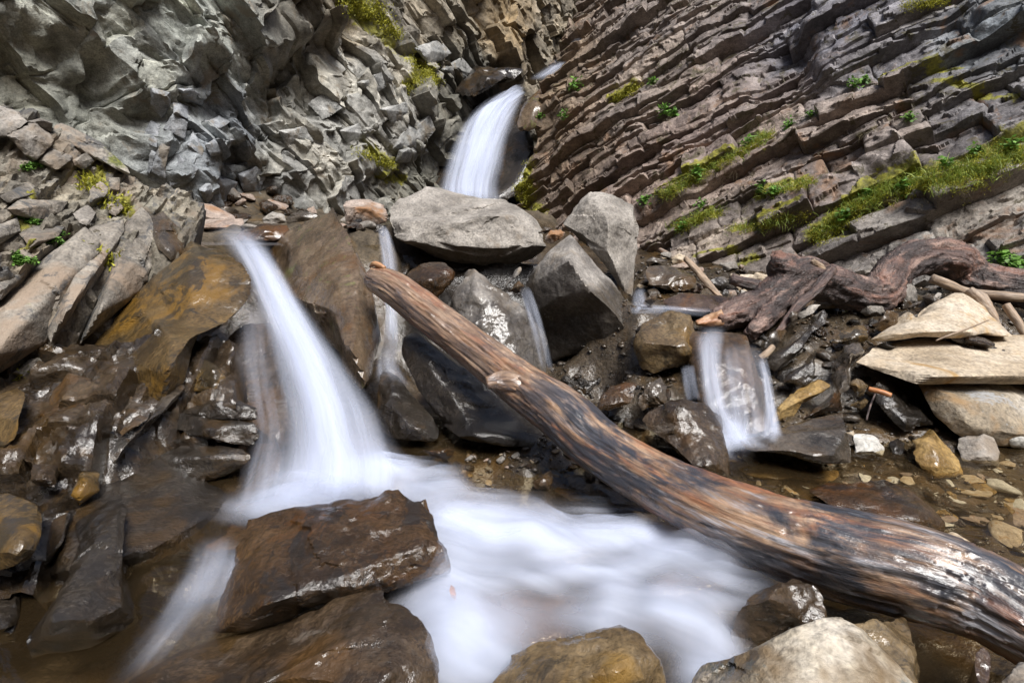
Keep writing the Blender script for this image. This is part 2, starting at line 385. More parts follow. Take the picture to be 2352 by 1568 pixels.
# ------------------------------------------------------------------ cliffs
def cliff(name, corners, step, bed, seeds, mat, thick, length, layer_amp, block_amp, saw, fac, cell, rough_amp,
          tints, moss, seed, curl=(0, 0, 0, 0), macro_k=9.0, part='rock_slab', nparts=300, tilt=0.25, warp=0.12, tpow=1.4, wavy=.25):
    """a bedded rock face: corners BL BR TL TR as (x, y, d); bed = two picture points on one bedding line"""
    BL, BR, TL, TR = [P(*c) for c in corners]
    eu = (BR - BL + TR - TL) / 2; ev = (TL - BL + TR - BR) / 2
    nrm = np.cross(eu, ev); nrm /= np.linalg.norm(nrm)
    mid = (BL + BR + TL + TR) / 4
    if np.dot(nrm, CAMV - mid) < 0: nrm = -nrm
    es = eu / np.linalg.norm(eu)
    et = np.cross(nrm, es)
    if np.dot(et, ev) < 0: et = -et
    def on(x, y):                                     # picture point -> plane coordinates
        d = P(x, y, 1.0) - CAMV
        k = np.dot(mid - CAMV, nrm) / np.dot(d, nrm)
        q = CAMV + d * k - mid
        return np.array([q @ es, q @ et])
    a0, a1 = on(*bed[0]), on(*bed[1])
    ang = math.atan2(a1[1] - a0[1], a1[0] - a0[0])
    if abs(ang) > math.pi / 2: ang -= math.copysign(math.pi, ang)
    ca, sa = math.cos(ang), math.sin(ang)
    C2 = np.array([[(q - mid) @ es, (q - mid) @ et] for q in (BL, BR, TL, TR)])
    ra = ca * C2[:, 0] + sa * C2[:, 1]; rb = -sa * C2[:, 0] + ca * C2[:, 1]
    rs = np.random.RandomState(seed)
    # layers of uneven thickness; grid rows follow them
    edges = [rb.min() - .3]; rows = []; rlay = []; rf = []; th = []
    while edges[-1] < rb.max() + .3:
        t_ = thick[0] + (thick[1] - thick[0]) * rs.rand() ** tpow
        n_ = max(2, int(round(t_ / step)) + 1)
        for fq in np.linspace(0.03 if t_ > .06 else .06, 0.97 if t_ > .06 else .94, n_):
            rows.append(edges[-1] + fq * t_); rlay.append(len(th)); rf.append(fq)
        th.append(t_); edges.append(edges[-1] + t_)
    th = np.array(th); rows = np.array(rows)
    na = int((ra.max() - ra.min() + .6) / step); nb_ = len(rows)
    A1 = np.linspace(ra.min() - .3, ra.max() + .3, na)
    a = np.tile(A1, nb_); b = np.repeat(rows, na); lay = np.repeat(np.array(rlay), na); f = np.repeat(np.array(rf), na)
    p3 = np.stack([a, b, a * 0 + seed * 3.7], 1)
    w1 = fbm(p3 * 0.55, 3, seed); w2 = fbm(p3 * 2.5, 3, seed + 40)
    aw = a - warp * 1.2 * w2
    bw = b - warp * (2.2 * w1 + wavy * w2)
    s = ca * aw - sa * bw; tt = sa * aw + ca * bw
    U = np.full(len(s), .5); W = np.full(len(s), .5)
    for _ in range(6):                                # where on the (slightly twisted) base sheet
        Q = ((1 - U) * (1 - W))[:, None] * C2[0] + (U * (1 - W))[:, None] * C2[1] + ((1 - U) * W)[:, None] * C2[2] + (U * W)[:, None] * C2[3]
        du = (1 - W)[:, None] * (C2[1] - C2[0]) + W[:, None] * (C2[3] - C2[2])
        dv = (1 - U)[:, None] * (C2[2] - C2[0]) + U[:, None] * (C2[3] - C2[1])
        rx, ry = s - Q[:, 0], tt - Q[:, 1]
        det = du[:, 0] * dv[:, 1] - du[:, 1] * dv[:, 0]
        det = np.where(np.abs(det) < 1e-6, 1e-6, det)
        U = np.clip(U + (rx * dv[:, 1] - ry * dv[:, 0]) / det, -1, 2); W = np.clip(W + (du[:, 0] * ry - du[:, 1] * rx) / det, -1, 2)
    B = ((1 - U) * (1 - W))[:, None] * BL + (U * (1 - W))[:, None] * BR + ((1 - U) * W)[:, None] * TL + (U * W)[:, None] * TR
    ln = (length[0] + (length[1] - length[0]) * rnd(lay, seed + 3) ** 1.5)
    q = (a + 10 * rnd(lay, seed + 4)) / ln
    q = q + 0.35 * noise(np.stack([q * 0.9, lay * 1.7, s * 0], 1), seed + 6)
    blk = np.floor(q).astype(np.int64)
    g = q - blk
    cid = lay * 4096 + (blk + 2048)
    thk = np.minimum(th[lay], 0.5)
    big = np.clip(thk / 0.2, 0.35, 1.3)
    lb = noise(np.stack([(blk + .5) / 2.6, lay * 3.3, a * 0], 1), seed + 77)
    d = layer_amp * big * ((rnd(lay, seed + 7) - .5) * 2 + 1.6 * lb) + block_amp * big * (rnd(cid, seed + 8) - .5) * 2
    d = d - layer_amp * 1.8 * big * (rnd(cid, seed + 21) < .08)      # blocks that have fallen out
    sw = saw * (0.35 + 1.3 * rnd(cid, seed + 19))
    d += sw * (1 - f) * thk                                         # lower edge of each bed stands out
    d += tilt * (g - .5) * ln * (rnd(cid, seed + 9) - .5) + tilt * (f - .5) * thk * (rnd(cid, seed + 10) - .5) * 2
    eb = np.minimum(f, 1 - f) * thk
    ea = np.minimum(g, 1 - g) * ln
    d -= 0.018 * np.exp(-(eb / 0.01) ** 2) * big + 0.024 * np.exp(-(ea / 0.014) ** 2)
    # finer fracture facets
    if fac:
        for cs, am in ((cell, fac), (cell * 0.45, fac * 0.45)):
            ga, gb = a / cs, b / cs * 1.5
            ia, ib = np.floor(ga).astype(np.int64), np.floor(gb).astype(np.int64)
            best = np.full(len(a), 9e9); bi = np.zeros(len(a), np.int64); ox = np.zeros(len(a)); oy = np.zeros(len(a))
            for da in (-1, 0, 1):
                for db in (-1, 0, 1):
                    ja, jb = ia + da, ib + db
                    hid = (ja + 5000) * 10007 + jb + 5000
                    px = ja + rnd(hid, seed + 11); py = jb + rnd(hid, seed + 12)
                    dd = (ga - px) ** 2 + (gb - py) ** 2
                    m = dd < best
                    best = np.where(m, dd, best); bi = np.where(m, hid, bi); ox = np.where(m, ga - px, ox); oy = np.where(m, gb - py, oy)
            d += am * ((rnd(bi, seed + 13) - .5) + 1.5 * ox * (rnd(bi, seed + 14) - .5) + 1.5 * oy * (rnd(bi, seed + 15) - .5))
    # large relief from hand-placed panels
    if seeds:
        SP = np.array([on(x, y) for x, y, o in seeds]); so = np.array([o for x, y, o in seeds])
        wp = 0.25 * np.stack([fbm(p3 * 1.6, 3, seed + 60), fbm(p3 * 1.6, 3, seed + 61)], 1)
        D2 = np.sqrt((s[:, None] + wp[:, :1] - SP[None, :, 0]) ** 2 + (tt[:, None] + wp[:, 1:] - SP[None, :, 1]) ** 2)
        D2 -= D2.min(1, keepdims=True)
        ww = np.exp(-macro_k * D2)
        d += (ww * so).sum(1) / ww.sum(1)
    d += rough_amp * (fbm(p3 * 1.3, 3, seed + 70) * 3 + fbm(p3 * 9, 3, seed + 71) * 0.6)
    for e, c in zip((U, 1 - U, W, 1 - W), curl):                    # the face rounds off at its free edges
        if c:
            m = np.clip(1 - e / c, 0, 1)
            d -= 1.6 * m ** 1.6
    V = B + d[:, None] * nrm
    # rock colour, plus painted brightening on the left cliff
    TP = np.array([on(x, y) for x, y, c in tints]); TCc = np.array([c for x, y, c in tints])
    D3 = (s[:, None] + 0.3 * w1[:, None] - TP[None, :, 0]) ** 2 + (tt[:, None] + 0.3 * w2[:, None] - TP[None, :, 1]) ** 2
    wt = 1 / (D3 + 0.05) ** 2
    tc = (wt[:, :, None] * TCc[None]).sum(1) / wt.sum(1)[:, None]
    mo = np.zeros(len(s))
    for x0, y0, x1, y1, r in moss:
        A, Bq = on(x0, y0), on(x1, y1)
        ab = Bq - A
        k = np.clip(((s - A[0]) * ab[0] + (tt - A[1]) * ab[1]) / max(ab @ ab, 1e-6), 0, 1)
        dd = np.sqrt((s - A[0] - k * ab[0]) ** 2 + (tt - A[1] - k * ab[1]) ** 2)
        mo = np.maximum(mo, np.clip(1.15 - dd / r, 0, 1))
    tint = np.concatenate([tc, mo[:, None]], 1)
    idx = np.arange(na * nb_).reshape(nb_, na)
    F = np.stack([idx[:-1, :-1], idx[:-1, 1:], idx[1:, 1:], idx[1:, :-1]], -1).reshape(-1, 4)
    F = F[((U > -.001) & (U < 1.001) & (W > -.001) & (W < 1.001))[F].all(1)]
    fa = V[F[:, 1]] - V[F[:, 0]]; fb = V[F[:, 3]] - V[F[:, 0]]
    if (np.cross(fa, fb) @ nrm).mean() < 0: F = F[:, ::-1]
    bvh = BVHTree.FromPolygons(V.tolist(), F.tolist())
    fc = cid[F[:, 0]]
    # how large each bed block shows from where the photographer stood
    ctr = V[F].mean(1) - CAMV
    x_ = ctr[:, 0]; y_ = ctr[:, 1] * cP - ctr[:, 2] * sP; z_ = ctr[:, 1] * sP + ctr[:, 2] * cP
    pxx = 1176 + FPX * x_ / np.maximum(y_, .1); pyy = 784 - FPX * z_ / np.maximum(y_, .1)
    vis = (pxx > 0) & (pxx < 2352) & (pyy > 0) & (pyy < 1568)
    uq, inv = np.unique(fc, return_inverse=True)
    area = np.bincount(inv, weights=vis / np.maximum(y_, .5) ** 2)
    order = np.argsort(inv, kind='stable')
    starts = np.searchsorted(inv[order], np.arange(len(uq) + 1))
    rank = np.argsort(-area)
    own = set(rank[:nparts].tolist())
    rest = np.concatenate([order[starts[i]:starts[i + 1]] for i in range(len(uq)) if i not in own] or [np.zeros(0, int)])
    def sub(faces, nm):
        fv = F[faces]
        key = fv.astype(np.int64) * len(uq) + inv[faces][:, None]
        k, iv = np.unique(key.ravel(), return_inverse=True)
        ids = k // len(uq)
        return mk_mesh(nm, V[ids], iv.reshape(-1, 4), mat, True, 40, {'tint': ('FLOAT_COLOR', tint[ids])})
    root = tag(link(name, sub(rest, name)), kind='structure')
    for i in sorted(own):
        if area[i] <= 0: continue
        link(part, sub(order[starts[i]:starts[i + 1]], part), parent=root)
    return root, bvh

W1 = (1.0, 1.0, 1.0)
LEFT_SEEDS = [(150,60,.55),(300,40,.65),(440,120,.62),(350,190,.5),(520,50,.6),(250,170,.5),
  (60,130,-.1),(30,40,.3),(110,200,-.15),(200,290,-.05),(290,380,-.15),
  (400,240,.35),(470,260,.3),(380,340,.42),(450,370,.45),(520,330,.3),
  (640,70,.55),(720,20,.5),(600,150,.45),(540,120,.5),
  (640,210,-.12),(720,130,-.05),(780,60,-.1),(850,140,.05),(760,240,.1),(900,230,.05),(940,300,.12),(840,330,.12),(980,220,.0),
  (600,300,.1),(680,370,.22),(780,430,.15),(560,420,.05),(860,430,-.05),(950,400,-.1),
  (900,60,-.25),(980,60,-.3),(1060,110,-.25),(1100,170,-.35),(1180,60,-.1),(1250,120,-.2),(1040,250,-.15),(1030,400,-.3),(1320,60,-.5)]
LEFT_TINTS = [(120,60,(1.3,1.34,1.26)),(350,60,(1.5,1.58,1.48)),(450,150,(1.35,1.4,1.32)),(250,180,(1.25,1.28,1.18)),(100,200,(.75,.76,.68)),(620,80,(.85,.80,.70)),(760,20,(.8,.68,.52)),  # upper-left tints brightened to paint out the overhang's shade
  (430,350,(.92,1.0,1.12)),(480,280,(.95,1.02,1.12)),(800,200,(1.15,1.13,1.08)),(900,280,(1.15,1.12,1.06)),(700,380,(1.1,1.08,1.03)),(960,130,(1.0,.95,.86)),
  (1000,60,(.9,.80,.66)),(1180,60,(.95,.72,.45)),(1250,120,(.9,.78,.62)),(1050,250,(.5,.48,.42)),(1120,170,(.42,.4,.35)),(1080,200,(.45,.43,.38)),(980,400,(.6,.58,.5)),(600,450,(.85,.85,.82))]
LEFT_MOSS = [(800,0,870,40,.45),(870,40,920,90,.25),(960,140,1000,190,.28),(940,195,960,170,.2),(830,350,900,380,.2),(880,400,930,410,.15),(1150,460,1200,330,.2)]
cliff_l, BV_L = cliff('cliff_left', [(-300,545,4.75),(1500,480,17.0),(-300,-260,4.75),(1500,-260,16.2)], .021, [(330,150),(560,400)],
    LEFT_SEEDS, M['cliff_left'], (.14,.62), (.22,.95), .05, .11, .16, .06, .28, .02, LEFT_TINTS, LEFT_MOSS, 11, part='rock_block', tilt=.5, warp=.16, macro_k=11)
RIGHT_SEEDS = [(1250,250,0.227),(1300,190,0.195),(1200,350,0.000),(1230,430,0.000),(1350,330,0.065),(1400,150,0.078),(1450,60,0.130),(1330,100,0.098),(1500,230,0.065),
  (1600,80,0.098),(1700,160,0.065),(1780,60,0.000),(1830,150,-0.098),(1900,70,0.163),(1960,130,0.143),(2080,60,0.130),(2200,90,0.065),(2330,60,0.227),(2300,160,0.065),
  (1650,250,0.065),(1500,330,0.104),(1540,400,0.130),(1700,340,0.033),(1850,290,0.052),(2050,260,0.078),(2250,230,0.098),(1600,480,-0.019),(1750,430,-0.013),(1900,380,0.013),(2100,330,0.078),
  (2300,300,0.117),(2050,450,-0.039),(2250,400,-0.013),(1700,560,-0.013),(1850,600,0.000),(2050,590,0.065),(2250,560,0.091),(2200,480,0.065)]
RIGHT_TINTS = [(1250,250,(0.87,0.72,0.53)),(1300,380,(0.82,0.70,0.58)),(1500,200,(1.07,1.01,0.95)),(1550,60,(1.07,1.03,1.01)),(1750,250,(1.12,1.03,0.99)),(1900,80,(0.84,0.93,1.14)),
  (2050,150,(0.87,0.93,1.06)),(2300,100,(0.73,0.91,1.06)),(2300,250,(0.87,0.93,1.03)),(1600,330,(1.27,1.11,1.04)),(1500,400,(1.27,1.11,1.01)),(2000,300,(1.07,1.01,0.98)),(2100,350,(1.02,0.99,0.98)),
  (1700,540,(1.02,0.98,0.91)),(2000,560,(0.97,0.99,0.98)),(2300,560,(1.02,1.05,1.03)),(1850,480,(1.02,0.95,0.93)),(2200,620,(0.97,1.01,0.99))]
RIGHT_MOSS = [(1870,545,2010,440,.14),(2010,440,2352,340,.17),(2150,445,2330,390,.16),(1520,450,1640,380,.11),(1640,380,1760,310,.1),(1560,520,1640,490,.1),(1740,450,1860,420,.09),
  (1410,230,1460,200,.16),(2080,15,2170,5,.10),(1690,530,1850,500,.1),(1200,440,1190,300,.3),(1210,460,1230,480,.25),(2000,220,2200,170,.07),(2150,210,2330,230,.07),(1880,545,1960,560,.08),(1600,590,1700,580,.06),(1740,600,1700,620,.1)]
cliff_r, BV_R = cliff('cliff_right', [(1130,560,9.6),(2640,760,3.6),(1380,-200,11.6),(2700,-280,5.3)], .015, [(1600,490),(2200,215)],
    RIGHT_SEEDS, M['cliff_right'], (.022,.40), (.3,1.5), .06, .06, .22, .05, .26, .008, RIGHT_TINTS, RIGHT_MOSS, 23, curl=(.05,0,0,0), tilt=.22, warp=.045, macro_k=12, tpow=1.8, wavy=.0)
OUT_SEEDS = [(30,290,.12),(110,330,.2),(60,400,.0),(200,400,.1),(240,330,.0),(300,440,.05),(120,480,-.06),(40,520,.05),(220,520,.0),(330,540,.05),(380,560,0),(100,640,.2),(50,720,.22),(160,600,.2),(260,620,.0),(300,600,.1),(200,700,-.05),(120,780,-.08),(300,700,-.2),(60,860,-.2)]
OUT_TINTS = [(50,300,(.95,.97,.97)),(200,380,(1,1,.95)),(100,500,(.95,.92,.85)),(100,650,(1.05,.97,.85)),(300,560,(1.05,1.07,.98)),(250,700,(.9,.85,.78)),(380,600,(.8,.76,.7))]
OUT_MOSS = [(230,410,215,440,.05),(70,600,60,590,.04),(60,460,70,470,.04),(280,470,300,500,.05),(40,530,70,520,.05),(60,850,20,880,.06),(65,595,50,600,.05)]
outcrop, BV_O = cliff('rock_outcrop', [(-760,1200,1.62),(330,960,2.75),(-700,-80,2.95),(540,470,3.9)], .011, [(20,830),(230,545)],
    OUT_SEEDS, M['outcrop'], (.05,.22), (.12,.5), .035, .04, .15, .045, .12, .012, OUT_TINTS, OUT_MOSS, 31, curl=(0,.06,0,.10), tilt=.4, warp=.06, part='rock_block', nparts=220)
LEDGE_TINTS = [(100,950,(1.3,1.2,1.05)),(300,1000,(1.2,1.1,1.0)),(500,950,(1.1,1,.9)),(200,1200,(.7,.66,.6)),(450,1150,(.7,.66,.62)),(100,1350,(.55,.52,.5)),(400,1300,(.7,.6,.5))]
ledge, BV_W = cliff('bedrock_ledge', [(-560,1560,1.5),(600,1330,1.98),(-460,830,2.5),(590,800,2.95)], .012, [(60,1040),(200,840)],
    [(60,930,.1),(150,950,.0),(230,950,.12),(300,920,.0),(420,930,.1),(520,980,.16),(300,1080,.0),(450,1090,-.15),(150,1080,.08),(60,1100,.1),(200,1180,-.05),(350,1200,-.1),(480,1220,-.05),(100,1250,.05),(250,1300,.05),(100,1400,.0)],
    M['bedrock'], (.06,.30), (.15,.5), .035, .05, .2, .03, .16, .012, LEDGE_TINTS, [], 47, curl=(0,.05,0,.04), tilt=.45, warp=.06, part='rock_block', nparts=150)

# ------------------------------------------------------------------ boulders and stones
def ico(lvl):
    bm = bmesh.new()
    bmesh.ops.create_icosphere(bm, subdivisions=lvl, radius=1.0)
    V = np.array([v.co[:] for v in bm.verts]); F = np.array([[v.index for v in f.verts] for f in bm.faces])
    bm.free()
    V /= np.linalg.norm(V, axis=1, keepdims=True)
    return V, F
ICO = {}

def hull_planes(pts):
    bm = bmesh.new()
    vs_ = [bm.verts.new(p) for p in pts]
    bmesh.ops.convex_hull(bm, input=vs_)
    pl = []
    for f in bm.faces:
        f.normal_update()
        pl.append((*f.normal, f.normal.dot(f.verts[0].co)))
    bm.free()
    return np.array(pl)

def rock_geo(hulls, lvl=5, p=110, amp=.010, fac=.02, nf=30, chips=14, seed=1, layered=0.0, bedn=(0, 0, 1)):
    """one stone from convex outlines that share a centre; edges worn, chipped and broken into facets"""
    if lvl not in ICO: ICO[lvl] = ico(lvl)
    u, F = ICO[lvl]
    rs = np.random.RandomState(seed)
    allp = np.concatenate(hulls)
    main = hulls[0]
    c = main.mean(0)
    S = np.maximum((allp.max(0) - allp.min(0)) / 2, .005)
    r = None
    for h in hulls:
        pl = hull_planes(h)
        n = pl[:, :3]; d = pl[:, 3] - n @ c
        sg = np.where(n @ (c if h is main else h.mean(0)) > pl[:, 3], -1, 1); n = n * sg[:, None]; d = d * sg; k_ = (np.abs(n).sum(1) > .5) & (d > 1e-3); n = n[k_]; d = d[k_]
        k = np.maximum((u @ (n * S).T) / d[None], 0)
        m = k.max(1)
        sf = ((k / m[:, None]) ** p).sum(1) ** (1 / p)
        rr = sf.mean() / (m * sf)
        if r is None:
            r = rr
            o2 = np.argsort(-k, 1)[:, :2]
            k1 = np.take_along_axis(k, o2, 1)
            edge = np.nonzero(k1[:, 1] / k1[:, 0] > .9)[0]
            nn = n / np.linalg.norm(n, axis=1, keepdims=True)
            en = nn[o2[:, 0]] + nn[o2[:, 1]]
        else:
            r = np.maximum(r, rr)
    V = c + S * u * r[:, None]
    size = float(np.linalg.norm(S)); smin = float(S.min())
    fac = min(fac, .12 * smin); amp = min(amp, .08 * smin)
    for _ in range(chips if len(edge) else 0):
        i = edge[rs.randint(len(edge))]
        if np.linalg.norm(en[i]) < .7: continue
        nv = en[i] / np.linalg.norm(en[i]) + rs.randn(3) * .2
        nv /= np.linalg.norm(nv)
        ex = np.minimum((V - V[i]) @ nv + rs.rand() ** 2 * .12 * smin, .22 * smin)
        loc = np.exp(-(np.linalg.norm(V - V[i], axis=1) / (1.1 * smin + .1 * size)) ** 4)
        V = V - (np.maximum(ex, 0) * loc)[:, None] * nv
    dr = (V - c); dr /= np.linalg.norm(dr, axis=1, keepdims=True)
    if nf:
        for q, am in ((nf, fac), (nf * 5, fac * .35)):
            sd = rs.randint(len(V), size=q)
            best = np.full(len(V), 9e9); bi = np.zeros(len(V), int)
            for k0 in range(0, q, 64):
                D = ((V[:, None, :] - V[sd[k0:k0 + 64]][None]) ** 2).sum(2)
                j = D.argmin(1); dm = D[np.arange(len(V)), j]
                mm = dm < best
                best = np.where(mm, dm, best); bi = np.where(mm, j + k0, bi)
            sl = rs.randn(q, 3) * .9 / (size / math.sqrt(q) * 2.2)
            off = rs.rand(q) - .5
            V = V + dr * (am * (.55 * off[bi] + .5 * np.clip(((V - V[sd[bi]]) * sl[bi]).sum(1), -1.2, 1.2)))[:, None]
    if layered:
        bn = np.array(bedn, float); bn /= np.linalg.norm(bn)
        bb = V @ bn + .03 * fbm(V * 3, 2, seed)
        V = V + dr * (layered * (np.abs(((bb * 17 + noise(np.stack([bb * 9, bb * 0, bb * 0], 1), seed)) % 1) - .5) - .25))[:, None]
    V = V + dr * (amp * (2.2 * fbm(V * (1.6 / size) + seed, 3, seed) + .7 * fbm(V * (9 / max(size, .15)), 3, seed + 5)))[:, None]
    return V, F

_rs = [100]
def rock(kind, label, mat, d, sil, ridge=(), thick=.35, lvl=5, back=.62, cat='boulder', group=None, extra=(), parent=None, sharp=32, dome=.16, drop=0.0, **kw):
    """sil: outline points (x, y[, dd]); ridge: points of the near edges (x, y, dd); dd = metres beyond depth d"""
    _rs[0] += 1
    if label:                                       # rest it on the bank or in the water
        lo = max(sil, key=lambda q: q[1]); lz = P(lo[0], lo[1], d + (lo[2] if len(lo) > 2 else 0))[2]
        cxx = sum(q[0] for q in sil) / len(sil)
        if cxx > 1690 and 940 < lo[1] < 1110 and lz > .07:
            zt = max(-.03, min(.10, -.03 + (1060 - lo[1]) * .13 / 120))
            d = d * (CAM_H - zt) / (CAM_H - lz)
            for q in sorted(sil, key=lambda q: -q[1])[:4]:
                w_ = P(q[0], q[1], d + (q[2] if len(q) > 2 else 0))
                GC_EXTRA.append((w_[0], w_[1] - .03, min(w_[2] - .03, .07)))
        elif (cxx > 1490 and 600 < lo[1] <= 880) or (cxx < 900 and 500 < lo[1] < 530):
            for q in sorted(sil, key=lambda q: -q[1])[:3]:
                w_ = P(q[0], q[1], d + (q[2] if len(q) > 2 else 0) + .04)
                if w_[2] < 1.0: GC_EXTRA.append((w_[0], w_[1], w_[2] - .01))
    def hull(sil, ridge, th):
        s3 = [(q[0], q[1], d + (q[2] if len(q) > 2 else 0)) for q in sil]
        cx = sum(q[0] for q in s3) / len(s3); cy_ = sum(q[1] for q in s3) / len(s3)
        pts = [P(*q) for q in s3] + [P(q[0], q[1], d + q[2]) for q in ridge]
        rad = sum(math.hypot(q[0] - cx, q[1] - cy_) for q in s3) / len(s3) / FPX * d
        pts += [P(cx + (q[0] - cx) * .6, cy_ + (q[1] - cy_) * .6, q[2] - dome * rad) for q in s3]
        pts += [P(cx + (q[0] - cx) * back, cy_ + (q[1] - cy_) * back, q[2] + th) for q in s3]
        if drop: pts += [P(*q) - np.array([0, 0, drop]) for q in sorted(s3, key=lambda q: -q[1])[:5]]
        return np.array(pts)
    hulls = [hull(sil, ridge, thick)] + [hull(e[0], e[1], e[2] if len(e) > 2 else thick) for e in extra]
    kw.setdefault('seed', _rs[0])
    V, F = rock_geo(hulls, lvl, **kw)
    o = np.array([V[:, 0].mean(), V[:, 1].mean(), V[:, 2].min()])
    ob = link(kind, mk_mesh(kind, V - o, F, M[mat] if isinstance(mat, str) else mat, True, sharp), o, parent)
    if label: tag(ob, label, cat, group)
    return ob

# the boulder jam in the middle
rock('boulder', 'large grey boulder lying across the stream below the waterfall', 'grey_dry', 3.95,
     [(890,520,.15),(893,475,.25),(925,440,.4),(985,410,.5),(1040,413,.5),(1110,435,.45),(1170,455,.35),(1185,470,.3),(1228,505,.2),(1245,540,.15),(1250,565,.1),(1210,602,.3),(1110,625,.35),(1010,600,.35),(930,560,.2)],
     [(905,497,0),(960,482,-.03),(1010,503,-.06),(1072,492,-.05),(1130,512,-.05),(1180,490,.05),(920,548,0),(1000,556,-.08),(1110,572,-.08),(1235,562,.05)], thick=.7, lvl=6, amp=.014, fac=.03, nf=26, chips=12)
rock('boulder', 'upright grey boulder with ribbed pale face, topmost of the jam', 'grey_dry', 3.95,
     [(1285,515,.1),(1314,470,.15),(1343,445,.2),(1379,434,.25),(1429,449,.25),(1465,481,.2),(1482,517,.15),(1474,567,.1),(1469,625,.05),(1455,647,.05),(1453,684,.0),(1437,676,-.02),(1365,590,-.05),(1290,545,.0)],
     [(1357,460,.0),(1379,497,-.12),(1398,545,-.16),(1395,600,-.14)], thick=.55, lvl=6, amp=.012, fac=.018, nf=30)
rock('boulder', 'tilted dark grey boulder with sharp ridge leaning on its neighbour', 'grey', 3.35,
     [(1329,535,.4),(1310,541,.35),(1257,582,.3),(1195,674,.4),(1239,747,.35),(1257,801,.3),(1266,848,.35),(1330,850,.25),(1401,842,.2),(1455,834,.08),(1463,818,.05),(1456,711,.25),(1430,668,.32),(1365,585,.4)],
     [(1307,596,-.08),(1347,654,-.1),(1401,740,-.1),(1440,800,-.04)], thick=.4, lvl=6, p=130, amp=.009, fac=.014, nf=26, chips=8)
rock('boulder', 'rounded grey boulder with worn top standing behind the log', 'grey', 3.15,
     [(1001,690,.1),(1026,647,.18),(1059,620,.25),(1095,618,.25),(1131,636,.2),(1167,661,.15),(1195,692,.12),(1228,732,.1),(1253,778,.08),(1257,840,.0),(1250,960,-.1),(1100,990,-.15),(1000,900,-.1),(985,780,0)],
     [(1050,650,.02),(1060,700,-.06),(1110,660,.0),(1160,710,-.04),(1180,800,-.12),(1080,800,-.15)], thick=.5, lvl=6, p=26, amp=.016, fac=.02, nf=26)
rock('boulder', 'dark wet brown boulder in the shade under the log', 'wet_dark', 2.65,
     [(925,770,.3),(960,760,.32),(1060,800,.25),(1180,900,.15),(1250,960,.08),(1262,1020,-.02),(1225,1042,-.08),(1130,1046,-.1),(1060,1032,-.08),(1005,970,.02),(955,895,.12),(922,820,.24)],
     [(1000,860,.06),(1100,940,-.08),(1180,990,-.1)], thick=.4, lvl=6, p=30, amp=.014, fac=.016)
rock('boulder', 'tall tawny wet boulder between the cascade and the log tip', 'slab_brown', 3.2,
     [(785,470,.55),(797,487,.5),(802,540,.4),(843,600,.3),(886,692,.15),(882,768,.05),(861,808,-.1),(848,855,-.25),(847,893,-.4),(836,908,-.45),(790,870,-.4),(722,772,-.08),(668,675,.3),(625,615,.6),(594,570,.8),(640,540,.8),(713,500,.7)],
     [(796,500,.42),(806,545,.25),(821,614,.02),(828,704,-.2),(841,794,-.38),(843,890,-.5),(740,620,.1),(770,740,-.15)], thick=.5, lvl=6, p=130, amp=.016, fac=.02, nf=26, chips=10)
rock('boulder', 'small round wet brown boulder wedged under the big grey one', 'wet_brown', 3.45,
     [(927,640,.05),(940,618,.1),(975,602,.12),(1015,600,.12),(1042,610,.1),(1052,628,.08),(1030,660,.02),(1005,690,0),(965,690,0),(935,665,0)], [(985,640,-.1)], thick=.25, lvl=5, p=10, amp=.006, fac=.004)
rock('stone', 'narrow grey stone propped in the dark gap of the boulder jam', 'grey', 3.5, [(1152,655),(1187,610),(1199,613),(1196,635),(1165,665)], [(1180,636,-.04)], thick=.1, lvl=4, cat='stone')
rock('stone', 'short dark stone beneath the narrow propped grey stone', 'wet_grey', 3.45, [(1168,668),(1190,640),(1204,656),(1190,676)], [(1188,658,-.05)], thick=.1, lvl=4, cat='stone')
rock('stone', 'small pale pink stone sitting between the two tallest boulders', 'pink', 3.75, [(1250,545),(1262,530),(1288,526),(1300,534),(1290,552),(1268,560),(1253,556)], [(1272,540,-.05)], thick=.12, lvl=4, cat='stone')
rock('stone', 'tiny dark stone above the small pale pink stone', 'wet_grey', 3.85, [(1240,532),(1252,520),(1270,523),(1268,532),(1250,538)], [(1256,528,-.03)], thick=.06, lvl=3, cat='stone')
rock('boulder', 'pinkish flat-topped boulder with orange moss left of the big boulder', 'pink', 4.35,
     [(775,465),(800,455,.1),(850,456,.15),(885,470,.1),(893,490),(888,510),(860,520),(800,520),(785,500)], [(840,480,-.1)], thick=.4, lvl=5, fac=.01)
rock('stone', 'small black stone in the gap left of the big grey boulder', 'wet_dark', 4.0, [(810,505),(830,500),(838,515),(825,524),(812,520)], [(824,512,-.04)], thick=.1, lvl=4, cat='stone')
rock('stone', 'dark stone at the head of the thin waterfall behind the log', 'wet_dark', 4.0, [(832,525),(870,512),(885,520),(878,560),(850,560),(838,545)], [(862,535,-.06)], thick=.2, lvl=4, cat='stone')
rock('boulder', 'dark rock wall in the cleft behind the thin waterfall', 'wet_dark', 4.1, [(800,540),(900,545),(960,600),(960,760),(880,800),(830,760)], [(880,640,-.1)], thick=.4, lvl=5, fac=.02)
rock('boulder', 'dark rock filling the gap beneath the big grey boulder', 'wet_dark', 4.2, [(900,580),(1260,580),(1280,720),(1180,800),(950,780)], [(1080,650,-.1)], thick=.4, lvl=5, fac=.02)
rock('boulder', 'dark glistening rock at the foot of the thin waterfall', 'wet_dark', 2.7,
     [(846,855,.2),(880,848,.25),(918,857,.2),(970,910,.1),(1000,960,0),(1012,1000,-.05),(990,1018,-.1),(900,1010,-.1),(868,975,0),(880,930,.05),(858,890,.15)], [(925,920,-.03),(960,980,-.1)], thick=.3, lvl=5, p=24, fac=.012)
